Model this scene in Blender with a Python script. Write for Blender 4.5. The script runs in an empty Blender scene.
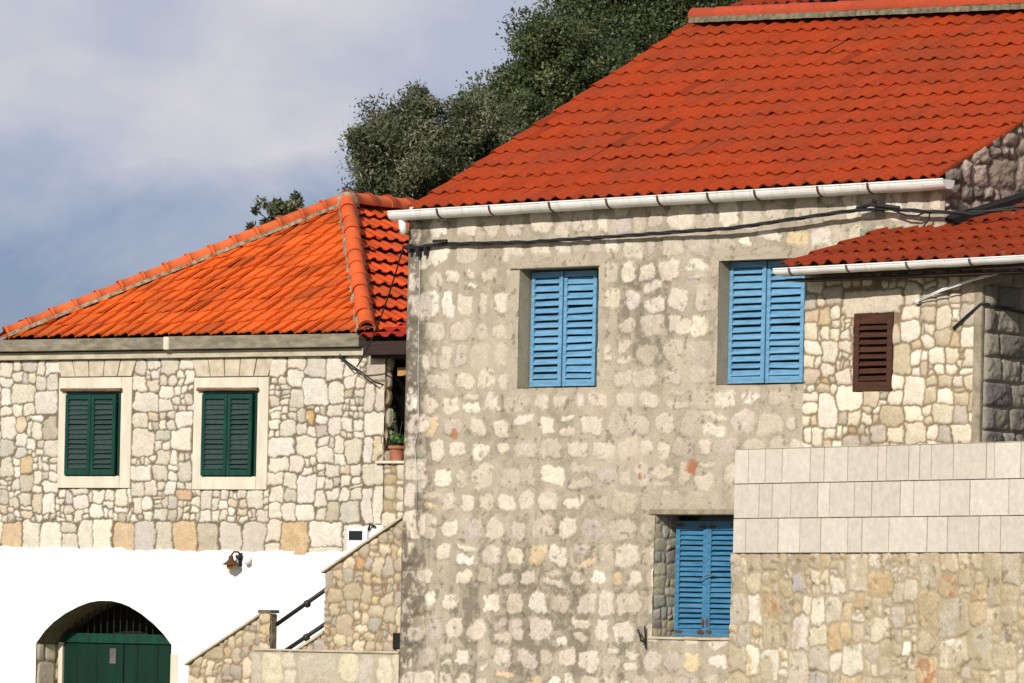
import bpy, bmesh, math, random
import numpy as np
from mathutils import Vector, Matrix

# ------------------------------------------------------------------ camera, light, exposure
scene = bpy.context.scene
col = scene.collection
R = math.radians
ROLL = .022
cam = bpy.data.objects.new('camera', bpy.data.cameras.new('camera'))
col.objects.link(cam)
cam.data.sensor_width = 36
cam.data.lens = 6000 / 1024 * 36
cam.data.shift_y = (650 - 341.5) / 1024
cam.data.clip_end = 6000
cr, sr = math.cos(ROLL), math.sin(ROLL)
cam.matrix_world = Matrix(((cr, -sr, 0, 0), (0, 0, -1, 0), (sr, cr, 0, 2.0), (0, 0, 0, 1)))
scene.camera = cam
scene.render.resolution_x, scene.render.resolution_y = 1024, 683
scene.view_settings.view_transform = 'Standard'
scene.view_settings.look = 'None'
scene.view_settings.gamma = 1
scene.view_settings.use_curve_mapping = False
scene.view_settings.exposure = 0.32

SUN_AZ, SUN_EL = R(28), R(30)
to_sun = Vector((-math.sin(SUN_AZ) * math.cos(SUN_EL), -math.cos(SUN_AZ) * math.cos(SUN_EL), math.sin(SUN_EL)))
sun = bpy.data.objects.new('sun', bpy.data.lights.new('sun', 'SUN'))
col.objects.link(sun)
sun.data.energy = 4.1
sun.data.angle = R(.5)
sun.data.color = (1, .95, .875)
sun.rotation_euler = to_sun.to_track_quat('Z', 'Y').to_euler()
sun.location = (-30, -30, 40)

world = bpy.data.worlds.new('World')
scene.world = world
world.use_nodes = True
nt = world.node_tree
nt.nodes.clear()
def N(t, ty, **kw):
    n = t.nodes.new(ty)
    for k, v in kw.items():
        if k.startswith('i_'):
            n.inputs[int(k[2:])].default_value = v
        else:
            setattr(n, k, v)
    return n
wo = N(nt, 'ShaderNodeOutputWorld')
sky = N(nt, 'ShaderNodeTexSky', sky_type='NISHITA', sun_disc=False, sun_elevation=SUN_EL, sun_rotation=R(180 + 28))
sky.air_density = 1.0; sky.dust_density = .3; sky.ozone_density = 5
bg1 = N(nt, 'ShaderNodeBackground'); bg1.inputs[1].default_value = .05
bg2 = N(nt, 'ShaderNodeBackground'); bg2.inputs[1].default_value = .80
tc = N(nt, 'ShaderNodeTexCoord')
mp = N(nt, 'ShaderNodeMapping'); mp.inputs['Location'].default_value = (3.1, 0, 1.37); mp.inputs['Scale'].default_value = (1, 1, 1.5)
n1 = N(nt, 'ShaderNodeTexNoise'); n1.inputs['Scale'].default_value = 21; n1.inputs['Detail'].default_value = 8; n1.inputs['Roughness'].default_value = .52; n1.inputs['Distortion'].default_value = .35
n2 = N(nt, 'ShaderNodeTexNoise'); n2.inputs['Scale'].default_value = 24; n2.inputs['Detail'].default_value = 5
rp = N(nt, 'ShaderNodeValToRGB'); rp.color_ramp.elements[0].position = .33; rp.color_ramp.elements[1].position = .62
cc = N(nt, 'ShaderNodeValToRGB')
cc.color_ramp.elements[0].position = .36; cc.color_ramp.elements[0].color = (.47, .51, .63, 1)
cc.color_ramp.elements[1].position = .62; cc.color_ramp.elements[1].color = (.66, .65, .69, 1)
mx = N(nt, 'ShaderNodeMixShader')
sep = N(nt, 'ShaderNodeSeparateXYZ')
m1 = N(nt, 'ShaderNodeMath', operation='MULTIPLY'); m1.inputs[1].default_value = 9.0      # more cloud higher up
m2 = N(nt, 'ShaderNodeMath', operation='ADD')
m3 = N(nt, 'ShaderNodeMath', operation='ADD'); m3.inputs[1].default_value = -.67
m5 = N(nt, 'ShaderNodeMath', operation='MINIMUM'); m5.inputs[1].default_value = .98
L_ = nt.links.new
L_(tc.outputs['Generated'], mp.inputs[0]); L_(mp.outputs[0], n1.inputs['Vector']); L_(mp.outputs[0], n2.inputs['Vector'])
L_(tc.outputs['Generated'], sep.inputs[0]); L_(sep.outputs['Z'], m1.inputs[0]); L_(m1.outputs[0], m5.inputs[0])
L_(m5.outputs[0], m3.inputs[0]); L_(m3.outputs[0], m2.inputs[0]); L_(n1.outputs['Fac'], m2.inputs[1])
L_(m2.outputs[0], rp.inputs[0]); L_(n2.outputs['Fac'], cc.inputs[0])
tn = N(nt, 'ShaderNodeMix', data_type='RGBA', blend_type='MULTIPLY'); tn.inputs[0].default_value = 1; tn.inputs[7].default_value = (.84, .79, 1.02, 1)
L_(cc.outputs[0], bg2.inputs[0]); L_(sky.outputs[0], tn.inputs[6]); L_(tn.outputs[2], bg1.inputs[0])
L_(rp.outputs[0], mx.inputs[0]); L_(bg1.outputs[0], mx.inputs[1]); L_(bg2.outputs[0], mx.inputs[2])
L_(mx.outputs[0], wo.inputs[0])

# ------------------------------------------------------------------ helpers
def lin(r, g, b, k=1.0):
    return tuple(k * (((c / 255 + .055) / 1.055) ** 2.4 if c > 10 else c / 255 / 12.92) for c in (r, g, b))

def thing(name, label, cat, loc=(0, 0, 0), rot=0, group=None, kind=None):
    o = bpy.data.objects.new(name, None)
    o.empty_display_size = .3
    col.objects.link(o)
    o.location = loc; o.rotation_euler = (0, 0, rot)
    o['label'] = label; o['category'] = cat
    if group: o['group'] = group
    if kind: o['kind'] = kind
    return o

def tag(o, label=None, cat=None, group=None, kind=None):
    if label: o['label'] = label
    if cat: o['category'] = cat
    if group: o['group'] = group
    if kind: o['kind'] = kind
    return o

def link(name, me, mat, parent=None):
    o = bpy.data.objects.new(name, me)
    if mat: me.materials.append(mat)
    col.objects.link(o)
    if parent: o.parent = parent
    return o

def npmesh(name, V, Fq, mat, parent=None, colr=None, smooth=False, domain='POINT'):
    """V (n,3), Fq (m,k) arrays"""
    V = np.asarray(V, dtype=np.float32); Fq = np.asarray(Fq, dtype=np.int32)
    me = bpy.data.meshes.new(name)
    me.vertices.add(len(V)); me.vertices.foreach_set('co', V.ravel())
    k = Fq.shape[1]; m = len(Fq)
    me.loops.add(m * k); me.loops.foreach_set('vertex_index', Fq.ravel())
    me.polygons.add(m); me.polygons.foreach_set('loop_start', np.arange(0, m * k, k, dtype=np.int32))
    if colr is not None:
        a = me.color_attributes.new('Col', 'FLOAT_COLOR', domain)
        c4 = np.ones((len(colr), 4), dtype=np.float32); c4[:, :3] = colr
        a.data.foreach_set('color', c4.ravel())
    me.update(calc_edges=True)
    me.polygons.foreach_set('use_smooth', np.full(m, smooth)); me.update()
    return link(name, me, mat, parent)

class MB:
    def __init__(s): s.v = []; s.f = []
    def add(s, vs, fs):
        o = len(s.v); s.v += [tuple(v) for v in vs]; s.f += [tuple(i + o for i in f) for f in fs]
    def box(s, x0, x1, y0, y1, z0, z1, M=None):
        vs = [(x, y, z) for z in (z0, z1) for y in (y0, y1) for x in (x0, x1)]
        if M is not None: vs = [tuple(M @ Vector(v)) for v in vs]
        s.add(vs, [(0, 2, 3, 1), (4, 5, 7, 6), (0, 1, 5, 4), (2, 6, 7, 3), (0, 4, 6, 2), (1, 3, 7, 5)])
    def prism(s, pts, y0, y1):
        """polygon in (x,z), counter-clockwise seen from -y; from y0 (front) to y1 (back)"""
        n = len(pts)
        s.add([(x, y0, z) for x, z in pts] + [(x, y1, z) for x, z in pts],
              [tuple(range(n)), tuple(range(2 * n - 1, n - 1, -1))] + [(i, i + n, (i + 1) % n + n, (i + 1) % n) for i in range(n)])
    def hprism(s, pts, z0, z1):
        n = len(pts)
        s.add([(x, y, z0) for x, y in pts] + [(x, y, z1) for x, y in pts],
              [tuple(range(n - 1, -1, -1)), tuple(range(n, 2 * n))] + [(i, (i + 1) % n, (i + 1) % n + n, i + n) for i in range(n)])
    def tube(s, pts, r, n=8):
        pts = [Vector(p) for p in pts]; rings = []; o = len(s.v)
        for i, p in enumerate(pts):
            d = (pts[min(i + 1, len(pts) - 1)] - pts[max(i - 1, 0)]).normalized()
            a = d.cross(Vector((0, 0, 1)) if abs(d.z) < .95 else Vector((0, 1, 0))).normalized(); b = a.cross(d).normalized()
            rr = r[i] if hasattr(r, '__len__') else r
            for k in range(n):
                t = 2 * math.pi * k / n; s.v.append(tuple(p + a * math.cos(t) * rr + b * math.sin(t) * rr))
        for i in range(len(pts) - 1):
            for k in range(n):
                k2 = (k + 1) % n; s.f.append((o + i * n + k, o + i * n + k2, o + (i + 1) * n + k2, o + (i + 1) * n + k))
        s.f.append(tuple(o + k for k in range(n))); e = o + (len(pts) - 1) * n; s.f.append(tuple(e + k for k in range(n - 1, -1, -1)))
    def lathe(s, prof, c, n=16):
        o = len(s.v)
        for r, z in prof:
            for k in range(n):
                t = 2 * math.pi * k / n; s.v.append((c[0] + r * math.cos(t), c[1] + r * math.sin(t), c[2] + z))
        for i in range(len(prof) - 1):
            for k in range(n):
                k2 = (k + 1) % n; s.f.append((o + i * n + k, o + i * n + k2, o + (i + 1) * n + k2, o + (i + 1) * n + k))
    def build(s, name, mat, parent=None, smooth=False, bevel=0, fix=True):
        me = bpy.data.meshes.new(name); me.from_pydata(s.v, [], s.f)
        bm = bmesh.new(); bm.from_mesh(me)
        if bevel: bmesh.ops.bevel(bm, geom=bm.edges[:], offset=bevel, segments=1, affect='EDGES', clamp_overlap=True)
        if fix: bmesh.ops.recalc_face_normals(bm, faces=bm.faces[:])
        bm.to_mesh(me); bm.free()
        if smooth:
            for p in me.polygons: p.use_smooth = True
        return link(name, me, mat, parent)

# ---- noise
_rs = np.random.RandomState(5)
_LAT = [_rs.rand(256, 256).astype(np.float32) for _ in range(6)]
def vnoise(x, y, f, k=0):
    x = x * f + 37.3 * k + 500; y = y * f + 11.7 * k + 500
    xi = np.floor(x).astype(int); yi = np.floor(y).astype(int); fx = x - xi; fy = y - yi
    fx = fx * fx * (3 - 2 * fx); fy = fy * fy * (3 - 2 * fy); T = _LAT[k % 6]
    a = T[xi & 255, yi & 255]; b = T[(xi + 1) & 255, yi & 255]; c = T[xi & 255, (yi + 1) & 255]; d = T[(xi + 1) & 255, (yi + 1) & 255]
    return (a * (1 - fx) + b * fx) * (1 - fy) + (c * (1 - fx) + d * fx) * fy
def fbm(x, y, f, o=4, k=0, rough=.5):
    s = 0; a = 1; t = 0
    for i in range(o):
        s = s + a * vnoise(x, y, f, k + i); t += a; a *= rough; f *= 2.1
    return s / t
def sstep(a, b, x):
    t = np.clip((x - a) / (b - a), 0, 1); return t * t * (3 - 2 * t)

# ------------------------------------------------------------------ materials
def newmat(name, rough=.8, spec=.3, metal=0):
    m = bpy.data.materials.new(name); m.use_nodes = True
    t = m.node_tree; b = t.nodes['Principled BSDF']
    b.inputs['Roughness'].default_value = rough; b.inputs['Specular IOR Level'].default_value = spec; b.inputs['Metallic'].default_value = metal
    return m, t, b
def objnoise(t, scale, detail=4, rough=.55, vec=None, sc=None):
    tcn = N(t, 'ShaderNodeTexCoord'); n = N(t, 'ShaderNodeTexNoise')
    n.inputs['Scale'].default_value = scale; n.inputs['Detail'].default_value = detail; n.inputs['Roughness'].default_value = rough
    if sc:
        mpn = N(t, 'ShaderNodeMapping'); mpn.inputs['Scale'].default_value = sc
        t.links.new(tcn.outputs['Object'], mpn.inputs[0]); t.links.new(mpn.outputs[0], n.inputs['Vector'])
    else: t.links.new(tcn.outputs['Object'], n.inputs['Vector'])
    return n
def ramp(t, src, p0, c0, p1, c1):
    r = N(t, 'ShaderNodeValToRGB'); e = r.color_ramp.elements
    e[0].position = p0; e[0].color = (*c0, 1); e[1].position = p1; e[1].color = (*c1, 1)
    t.links.new(src, r.inputs[0]); return r.outputs[0]
def mixc(t, fac, a, b, mode='MIX'):
    m = N(t, 'ShaderNodeMix', data_type='RGBA', blend_type=mode)
    for sock, v in ((0, fac), (6, a), (7, b)):
        if hasattr(v, 'links'): t.links.new(v, m.inputs[sock])
        else: m.inputs[sock].default_value = v if sock == 0 else (*v, 1)
    return m.outputs[2]
def bump(t, b, h, strength, dist):
    bn = N(t, 'ShaderNodeBump'); bn.inputs['Strength'].default_value = strength; bn.inputs['Distance'].default_value = dist
    t.links.new(h, bn.inputs['Height']); t.links.new(bn.outputs[0], b.inputs['Normal'])

def mat_attr(name, rough=.88, grain=.16, gscale=55, bstr=.5, bdist=.006, spec=.15):
    m, t, b = newmat(name, rough, spec)
    a = N(t, 'ShaderNodeAttribute'); a.attribute_name = 'Col'
    n = objnoise(t, gscale, 6, .65)
    g = ramp(t, n.outputs['Fac'], .3, (1 - grain * 1.6,) * 3, .7, (1 + grain,) * 3)
    c = mixc(t, 1.0, a.outputs['Color'], g, 'MULTIPLY')
    t.links.new(c, b.inputs['Base Color'])
    n2_ = objnoise(t, gscale * .8, 8, .7)
    bump(t, b, n2_.outputs['Fac'], bstr, bdist)
    return m
def mat_plain(name, c, rough=.7, var=.12, scale=12, c2=None, spec=.3, bstr=.2, bdist=.003, metal=0, sc=None, p=(.35, .65)):
    m, t, b = newmat(name, rough, spec, metal)
    n = objnoise(t, scale, 6, .6, sc=sc)
    c2 = c2 or tuple(x * (1 - 2 * var) for x in c)
    t.links.new(ramp(t, n.outputs['Fac'], p[0], c2, p[1], c), b.inputs['Base Color'])
    n2_ = objnoise(t, scale * 5, 6, .6, sc=sc)
    bump(t, b, n2_.outputs['Fac'], bstr, bdist)
    return m

M_ST = mat_attr('masonry')
M_TILE = mat_attr('roof tile', .82, .12, 22, .25, .004, .2)
_t = M_TILE.node_tree; _b = _t.nodes['Principled BSDF']; _src = _b.inputs['Base Color'].links[0].from_socket
_n = objnoise(_t, 1.3, 7, .62); _f = ramp(_t, _n.outputs['Fac'], .44, (0, 0, 0), .68, (.42, .42, .42))
_c = mixc(_t, _f, _src, lin(132, 70, 40, .55))
_n = objnoise(_t, 6.5, 6, .7); _f = ramp(_t, _n.outputs['Fac'], .64, (0, 0, 0), .70, (.55, .55, .55))
_t.links.new(mixc(_t, _f, _c, lin(176, 150, 110, .5)), _b.inputs['Base Color'])
M_WHITE = mat_plain('white limewash', (.82, .81, .77), .85, .03, 2.2, bstr=.7, bdist=.008)
_t = M_WHITE.node_tree; _b = _t.nodes['Principled BSDF']; _src = _b.inputs['Base Color'].links[0].from_socket
_n = objnoise(_t, 2.4, 8, .7, sc=(1.6, 1, .5)); _f = ramp(_t, _n.outputs['Fac'], .55, (0, 0, 0), .72, (.5, .5, .5))
_t.links.new(mixc(_t, _f, _src, (.66, .62, .53)), _b.inputs['Base Color'])
M_CONC = mat_plain('cornice concrete', lin(160, 151, 130, .72), .9, .2, 5, lin(122, 114, 96, .66), bstr=.6, bdist=.006, sc=(1, 1, 3))
M_CONC2 = mat_plain('cornice render', lin(198, 188, 165, .85), .9, .1, 5, lin(170, 160, 138, .8), bstr=.4, bdist=.004, sc=(1, 1, 3))
M_FRAME = mat_plain('cut stone surround', (.60, .55, .44), .75, .08, 7, (.50, .45, .35), bstr=.25, bdist=.002, sc=(1, 1, .35))
M_RENDER = mat_plain('grey render', lin(176, 164, 140, .74), .92, .2, 8, lin(140, 130, 110, .72), bstr=.8, bdist=.01)
M_MORTAR = mat_plain('mortar', lin(190, 175, 150, .7), .95, .3, 14, lin(120, 105, 82, .7), bstr=1, bdist=.015)
M_GUT = mat_plain('gutter enamel', (.72, .71, .68), .42, .05, 3, (.62, .59, .53), spec=.4, bstr=.08, sc=(1, 3, 6), p=(.25, .55))
_t = M_GUT.node_tree; _b = _t.nodes['Principled BSDF']; _src = _b.inputs['Base Color'].links[0].from_socket
_n = objnoise(_t, 7, 7, .7, sc=(2.2, .4, .4)); _f = ramp(_t, _n.outputs['Fac'], .54, (0, 0, 0), .68, (.6, .6, .6))
_t.links.new(mixc(_t, _f, _src, (.40, .35, .28)), _b.inputs['Base Color'])
M_RUST = mat_plain('rusty strap', lin(120, 80, 60, .7), .8, .3, 30, lin(70, 45, 35, .7))
M_GALV = mat_plain('weathered strap', lin(120, 110, 104, .7), .6, .2, 30)
M_DARK = mat_plain('painted deep shade', (.012, .011, .010), .9, .2, 6, bstr=.1)  # near-black that stands in for deep shade in gaps and openings
M_GLASS = mat_plain('dark pane', (.015, .018, .02), .15, .1, 4, spec=.5, bstr=0)
M_WOODD = mat_plain('dark stained wood', lin(62, 40, 32, .8), .7, .3, 10, lin(36, 24, 20, .8), sc=(.3, 1, 4), bstr=.5)
M_BROWN = mat_plain('brown shutter paint', lin(90, 56, 38, .7), .55, .15, 18, lin(66, 40, 28, .7), sc=(.3, 1, 3))
M_LINT = mat_plain('weathered timber rail', lin(150, 118, 92, .7), .85, .3, 20, lin(84, 62, 48, .7), sc=(.3, 1, 4), bstr=.6)
M_GREEN = mat_plain('green paint', lin(14, 86, 68, .50), .4, .1, 12, lin(10, 68, 54, .46), spec=.4, sc=(1, 1, .3), bstr=.15)
M_GREEND = mat_plain('green louvre paint', lin(60, 84, 80, .55), .5, .2, 60, lin(30, 58, 52, .5), spec=.4, sc=(.4, 1, 2), bstr=.3)
M_DOOR = mat_plain('green door paint', lin(8, 76, 56, .34), .35, .1, 5, lin(6, 62, 46, .31), spec=.4, sc=(1, 1, .2), bstr=.15)
M_BLACK = mat_plain('black rubber', (.018, .018, .02), .6, .1, 10, bstr=.3)
M_IRON = mat_plain('dark iron', (.03, .03, .032), .55, .2, 20, bstr=.3, metal=.3)
M_PVC = mat_plain('white plastic', (.75, .75, .73), .4, .05, 5, bstr=0)
M_GREYP = mat_plain('grey plastic', (.42, .42, .41), .5, .1, 9, bstr=.1)
M_POT = mat_plain('terracotta pot', lin(196, 128, 100, .7), .85, .15, 12, lin(160, 98, 76, .7))
M_SOIL = mat_plain('potting soil', (.05, .035, .025), .95, .3, 40, bstr=1)
M_AMBER = mat_plain('amber lamp glass', lin(190, 140, 70, .8), .3, .1, 9, bstr=0)
M_COPPER = mat_plain('brown enamel shade', lin(100, 62, 36, .8), .4, .2, 12, bstr=.1)
M_SOIL2 = mat_plain('dry ground', (.22, .19, .14), .95, .25, .8, (.12, .13, .07), bstr=.6, bdist=.05)
M_HILL = mat_plain('scrub hillside', (.06, .07, .035), .95, .3, .9, (.12, .105, .07), bstr=1, bdist=.2)
M_BARK = mat_plain('bark', (.10, .085, .065), .95, .3, 14, (.05, .04, .03), sc=(1, 1, .3), bstr=1, bdist=.02)

def mat_shutter(name, c, cdark, wear):
    m, t, b = newmat(name, .55, .3)
    n = objnoise(t, 9, 6, .6, sc=(.5, 1, 4))
    base = ramp(t, n.outputs['Fac'], .30, tuple(x * .86 for x in cdark), .70, tuple(x * 1.06 for x in c))
    w = objnoise(t, 26, 8, .7, sc=(.6, 1, 1.6))
    wm = ramp(t, w.outputs['Fac'], wear, (0, 0, 0), wear + .05, (1, 1, 1))
    t.links.new(mixc(t, wm, base, lin(150, 140, 128, .7)), b.inputs['Base Color'])
    bump(t, b, w.outputs['Fac'], .4, .003)
    return m
M_BLUE = mat_shutter('blue shutter paint', lin(120, 172, 206, .74), lin(100, 154, 190, .70), .68)
M_BLUE2 = mat_shutter('worn blue shutter paint', lin(76, 138, 174, .72), lin(58, 118, 156, .68), .62)
def mat_leaf(name, c1, c2, c3):
    m, t, b = newmat(name, .5, .35)
    a = N(t, 'ShaderNodeAttribute'); a.attribute_name = 'Col'
    sp = N(t, 'ShaderNodeSeparateColor'); t.links.new(a.outputs['Color'], sp.inputs[0])
    r = N(t, 'ShaderNodeValToRGB'); e = r.color_ramp.elements
    e[0].color = (*c1, 1); e[1].color = (*c3, 1); x = e.new(.5); x.color = (*c2, 1)
    t.links.new(sp.outputs[0], r.inputs[0]); t.links.new(r.outputs[0], b.inputs['Base Color'])
    tr = N(t, 'ShaderNodeBsdfTranslucent'); t.links.new(r.outputs[0], tr.inputs[0])
    ms = N(t, 'ShaderNodeMixShader'); ms.inputs[0].default_value = .22
    out = t.nodes['Material Output']
    t.links.new(b.outputs[0], ms.inputs[1]); t.links.new(tr.outputs[0], ms.inputs[2]); t.links.new(ms.outputs[0], out.inputs[0])
    return m
M_OLIVE = mat_leaf('olive leaves', (.035, .045, .018), (.085, .095, .042), (.22, .22, .13))
M_OAK = mat_leaf('evergreen leaves', (.026, .038, .011), (.054, .072, .023), (.12, .135, .05))
M_HERB = mat_leaf('pot plant leaves', (.04, .10, .02), (.08, .18, .04), (.12, .24, .06))

# ------------------------------------------------------------------ masonry generator
def mondrian(x0, x1, z0, z1, rng, amin, amax, small=.2, asp=1.7):
    out = []
    def rec(x0, x1, z0, z1, d):
        w, h = x1 - x0, z1 - z0
        target = rng.uniform(amin, amax) if rng.random() > small else rng.uniform(amin * .18, amin * .6)
        if d > 3 and w * h < target and w / h < asp * 1.3 and h / w < asp:
            out.append((x0, x1, z0, z1)); return
        if min(w, h) < .07 or w * h < .006:
            out.append((x0, x1, z0, z1)); return
        f = rng.uniform(.36, .64) if rng.random() > .18 else rng.choice((.24, .76))
        vert = w > h * rng.uniform(.75, 1.35)
        if vert: m = x0 + w * f; rec(x0, m, z0, z1, d + 1); rec(m, x1, z0, z1, d + 1)
        else: m = z0 + h * f; rec(x0, x1, z0, m, d + 1); rec(x0, x1, m, z1, d + 1)
    rec(x0, x1, z0, z1, 0)
    return out
def coursed(x0, x1, z0, z1, rng, hmin, hmax, wmin, wmax, split=.15):
    out = []; z = z0
    while z < z1 - .02:
        h = rng.uniform(hmin, hmax)
        if z + h > z1 - hmin * .6: h = z1 - z
        x = x0 - rng.uniform(0, wmin)
        while x < x1:
            w = rng.uniform(wmin, wmax); a, b = max(x, x0), min(x + w, x1)
            if b - a > .05:
                if rng.random() < split and h > .16:
                    f = rng.uniform(.35, .65); out += [(a, b, z, z + h * f), (a, b, z + h * f, z + h)]
                else: out.append((a, b, z, z + h))
            x += w
        z += h
    return out

def field(X, Z, rects, rng, joint=.012, pal=None, jit=.12, relief=.012, ragged=.012, p=(3, 6), rot=.06, shrink=None,
          mortar=lin(150, 135, 112, .75), over=(), skip=0, edge=.006, mortar_var=.2, bulge=1.0, fit=False, gapmax=.035):
    """height and colour of a stone wall sampled at X (along), Z (up)"""
    wx = X + (fbm(X, Z, 5, 3, 1) - .5) * min(ragged, .02) * 5 + (fbm(X, Z, 22, 3, 3) - .5) * ragged * 2
    wz = Z + (fbm(X, Z, 5, 3, 4) - .5) * min(ragged, .02) * 5 + (fbm(X, Z, 22, 3, 0) - .5) * ragged * 2
    sd = np.full(X.shape, 9., dtype=np.float32); sd2 = np.full(X.shape, 9., dtype=np.float32); H = np.zeros_like(sd); C = np.zeros(X.shape + (3,), dtype=np.float32)
    info = []
    for (x0, x1, z0, z1) in rects:
        cx, cz = (x0 + x1) / 2, (z0 + z1) / 2
        a = (x1 - x0) / 2 - joint; b = (z1 - z0) / 2 - joint
        if shrink:
            k = rng.uniform(*shrink); a *= k * rng.uniform(.9, 1.08); b *= k * rng.uniform(.88, 1.06); cx += rng.uniform(-.02, .02); cz += rng.uniform(-.02, .02)
        a = max(a, .012); b = max(b, .012)
        c = np.array(rng.choices([q[0] for q in pal], [q[1] for q in pal])[0]) * (1 + rng.uniform(-jit, jit)) * np.array([1, 1 + rng.uniform(-.02, .02), 1 + rng.uniform(-.05, .05)])
        info.append([cx, cz, a, b, c, rng.random() >= skip])
    for ox, oz, oc in over:
        i = min(range(len(info)), key=lambda i: max(abs(info[i][0] - ox) - info[i][2], 0) ** 2 + max(abs(info[i][1] - oz) - info[i][3], 0) ** 2 + .02 * ((info[i][0] - ox) ** 2 + (info[i][1] - oz) ** 2))
        info[i][4] = np.array(oc); info[i][5] = True
        info[i].append(1)
    xs_min, xs_max = X.min(axis=0) if False else None, None
    xrow = X[0]; 
    for it in info:
        cx, cz, a, b, c, on = it[:6]
        pp = rng.uniform(*p); r = rng.uniform(-rot, rot); off = rng.uniform(-.3, .4) * relief; tx, tz = rng.uniform(-.05, .05), rng.uniform(-.05, .05)
        if not on: continue
        mg = .09
        i0, i1 = np.searchsorted(xrow, (cx - a - mg, cx + a + mg))
        if i1 <= i0: continue
        zsub = Z[:, i0:i1]; rows = np.where((zsub.max(axis=1) > cz - b - mg) & (zsub.min(axis=1) < cz + b + mg))[0]
        if len(rows) == 0: continue
        j0, j1 = rows[0], rows[-1] + 1
        dx = wx[j0:j1, i0:i1] - cx; dz = wz[j0:j1, i0:i1] - cz
        cR, sR = math.cos(r), math.sin(r); u = dx * cR + dz * sR; v = -dx * sR + dz * cR
        q = ((np.abs(u) / a) ** pp + (np.abs(v) / b) ** pp) ** (1 / pp)
        s = (q - 1) * min(a, b)
        S = sd[j0:j1, i0:i1]; S2 = sd2[j0:j1, i0:i1]; upd = s < S
        S2[:] = np.where(upd, S, np.minimum(S2, s)); S[upd] = s[upd]
        hh = relief * (1 - .45 * bulge * np.clip(q, 0, 1.2) ** 3) + off + (tx * u + tz * v)
        H[j0:j1, i0:i1][upd] = hh[upd]
        cc_ = C[j0:j1, i0:i1]; cv = np.broadcast_to(c, cc_.shape).copy()
        if len(it) > 6:   # ochre blooms on the odd stone
            nn = sstep(.38, .6, fbm(X[j0:j1, i0:i1], Z[j0:j1, i0:i1], 9, 3, 2))[..., None]
            cv = cv * nn + np.array(lin(216, 190, 150, .72)) * (1 - nn)
        cc_[upd] = cv[upd]
    if fit: sd = np.maximum((sd - sd2) / 2 + joint, sd - gapmax)
    m = sstep(edge, -edge, sd)
    fine = fbm(X, Z, 22, 4, 2, .6) - .5
    big = fbm(X, Z, 2.2, 3, 5) - .5
    mc = np.array(mortar) * (1 + mortar_var * 2 * (fbm(X, Z, 9, 4, 1, .6) - .5) + .3 * big)[..., None]
    stv = (1 + .30 * (fbm(X, Z, 13, 4, 3, .6) - .5) + .22 * fine)[..., None]
    colr = mc * (1 - m[..., None]) + C * stv * m[..., None]
    h = m * H + fine * .35 * relief * (.4 + m) + (fbm(X, Z, 3, 2, 0) - .5) * .006
    return h, colr, m

def lines(a, b, step, extra=()):
    n = max(2, int(round((b - a) / step))); L = list(np.linspace(a, b, n + 1))
    for e in extra:
        if a < e < b:
            i = int(np.argmin([abs(x - e) for x in L])); 
            if 0 < i < len(L) - 1: L[i] = e
            else: L.append(e)
    return np.array(sorted(set(L)))

def wallgrid(name, parent, xs, zs, fn, mat=None, plane='front', off=0., holes=(), ztop=None, zbot=None, flip=False):
    """dense relief sheet. front: x=s, y=off-h; right: y=s, x=off+h"""
    X, Z = np.meshgrid(xs, zs)
    X = X.astype(np.float64); Z = Z.astype(np.float64)
    if ztop is not None or zbot is not None:
        fr = (Z - zs[0]) / (zs[-1] - zs[0])
        zt = ztop(X) if ztop else zs[-1]; zb = zbot(X) if zbot else zs[0]
        Z = zb + fr * (zt - zb)
    h, c, m = fn(X, Z)
    if plane == 'front': V = np.stack([X, off - h, Z], -1)
    else: V = np.stack([off + h, X, Z], -1)
    nz, nx = X.shape
    idx = np.arange(nz * nx).reshape(nz, nx)
    a = idx[:-1, :-1]; b = idx[:-1, 1:]; d = idx[1:, 1:]; e = idx[1:, :-1]
    keep = np.ones(a.shape, bool)
    xc = (X[:-1, :-1] + X[1:, 1:]) / 2; zc = (Z[:-1, :-1] + Z[1:, 1:]) / 2
    for (x0, x1, z0, z1) in holes: keep &= ~((xc > x0) & (xc < x1) & (zc > z0) & (zc < z1))
    Fq = np.stack([a, b, d, e], -1)[keep]
    return npmesh(name, V.reshape(-1, 3), Fq, mat or M_ST, parent, c.reshape(-1, 3), smooth=True)

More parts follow.
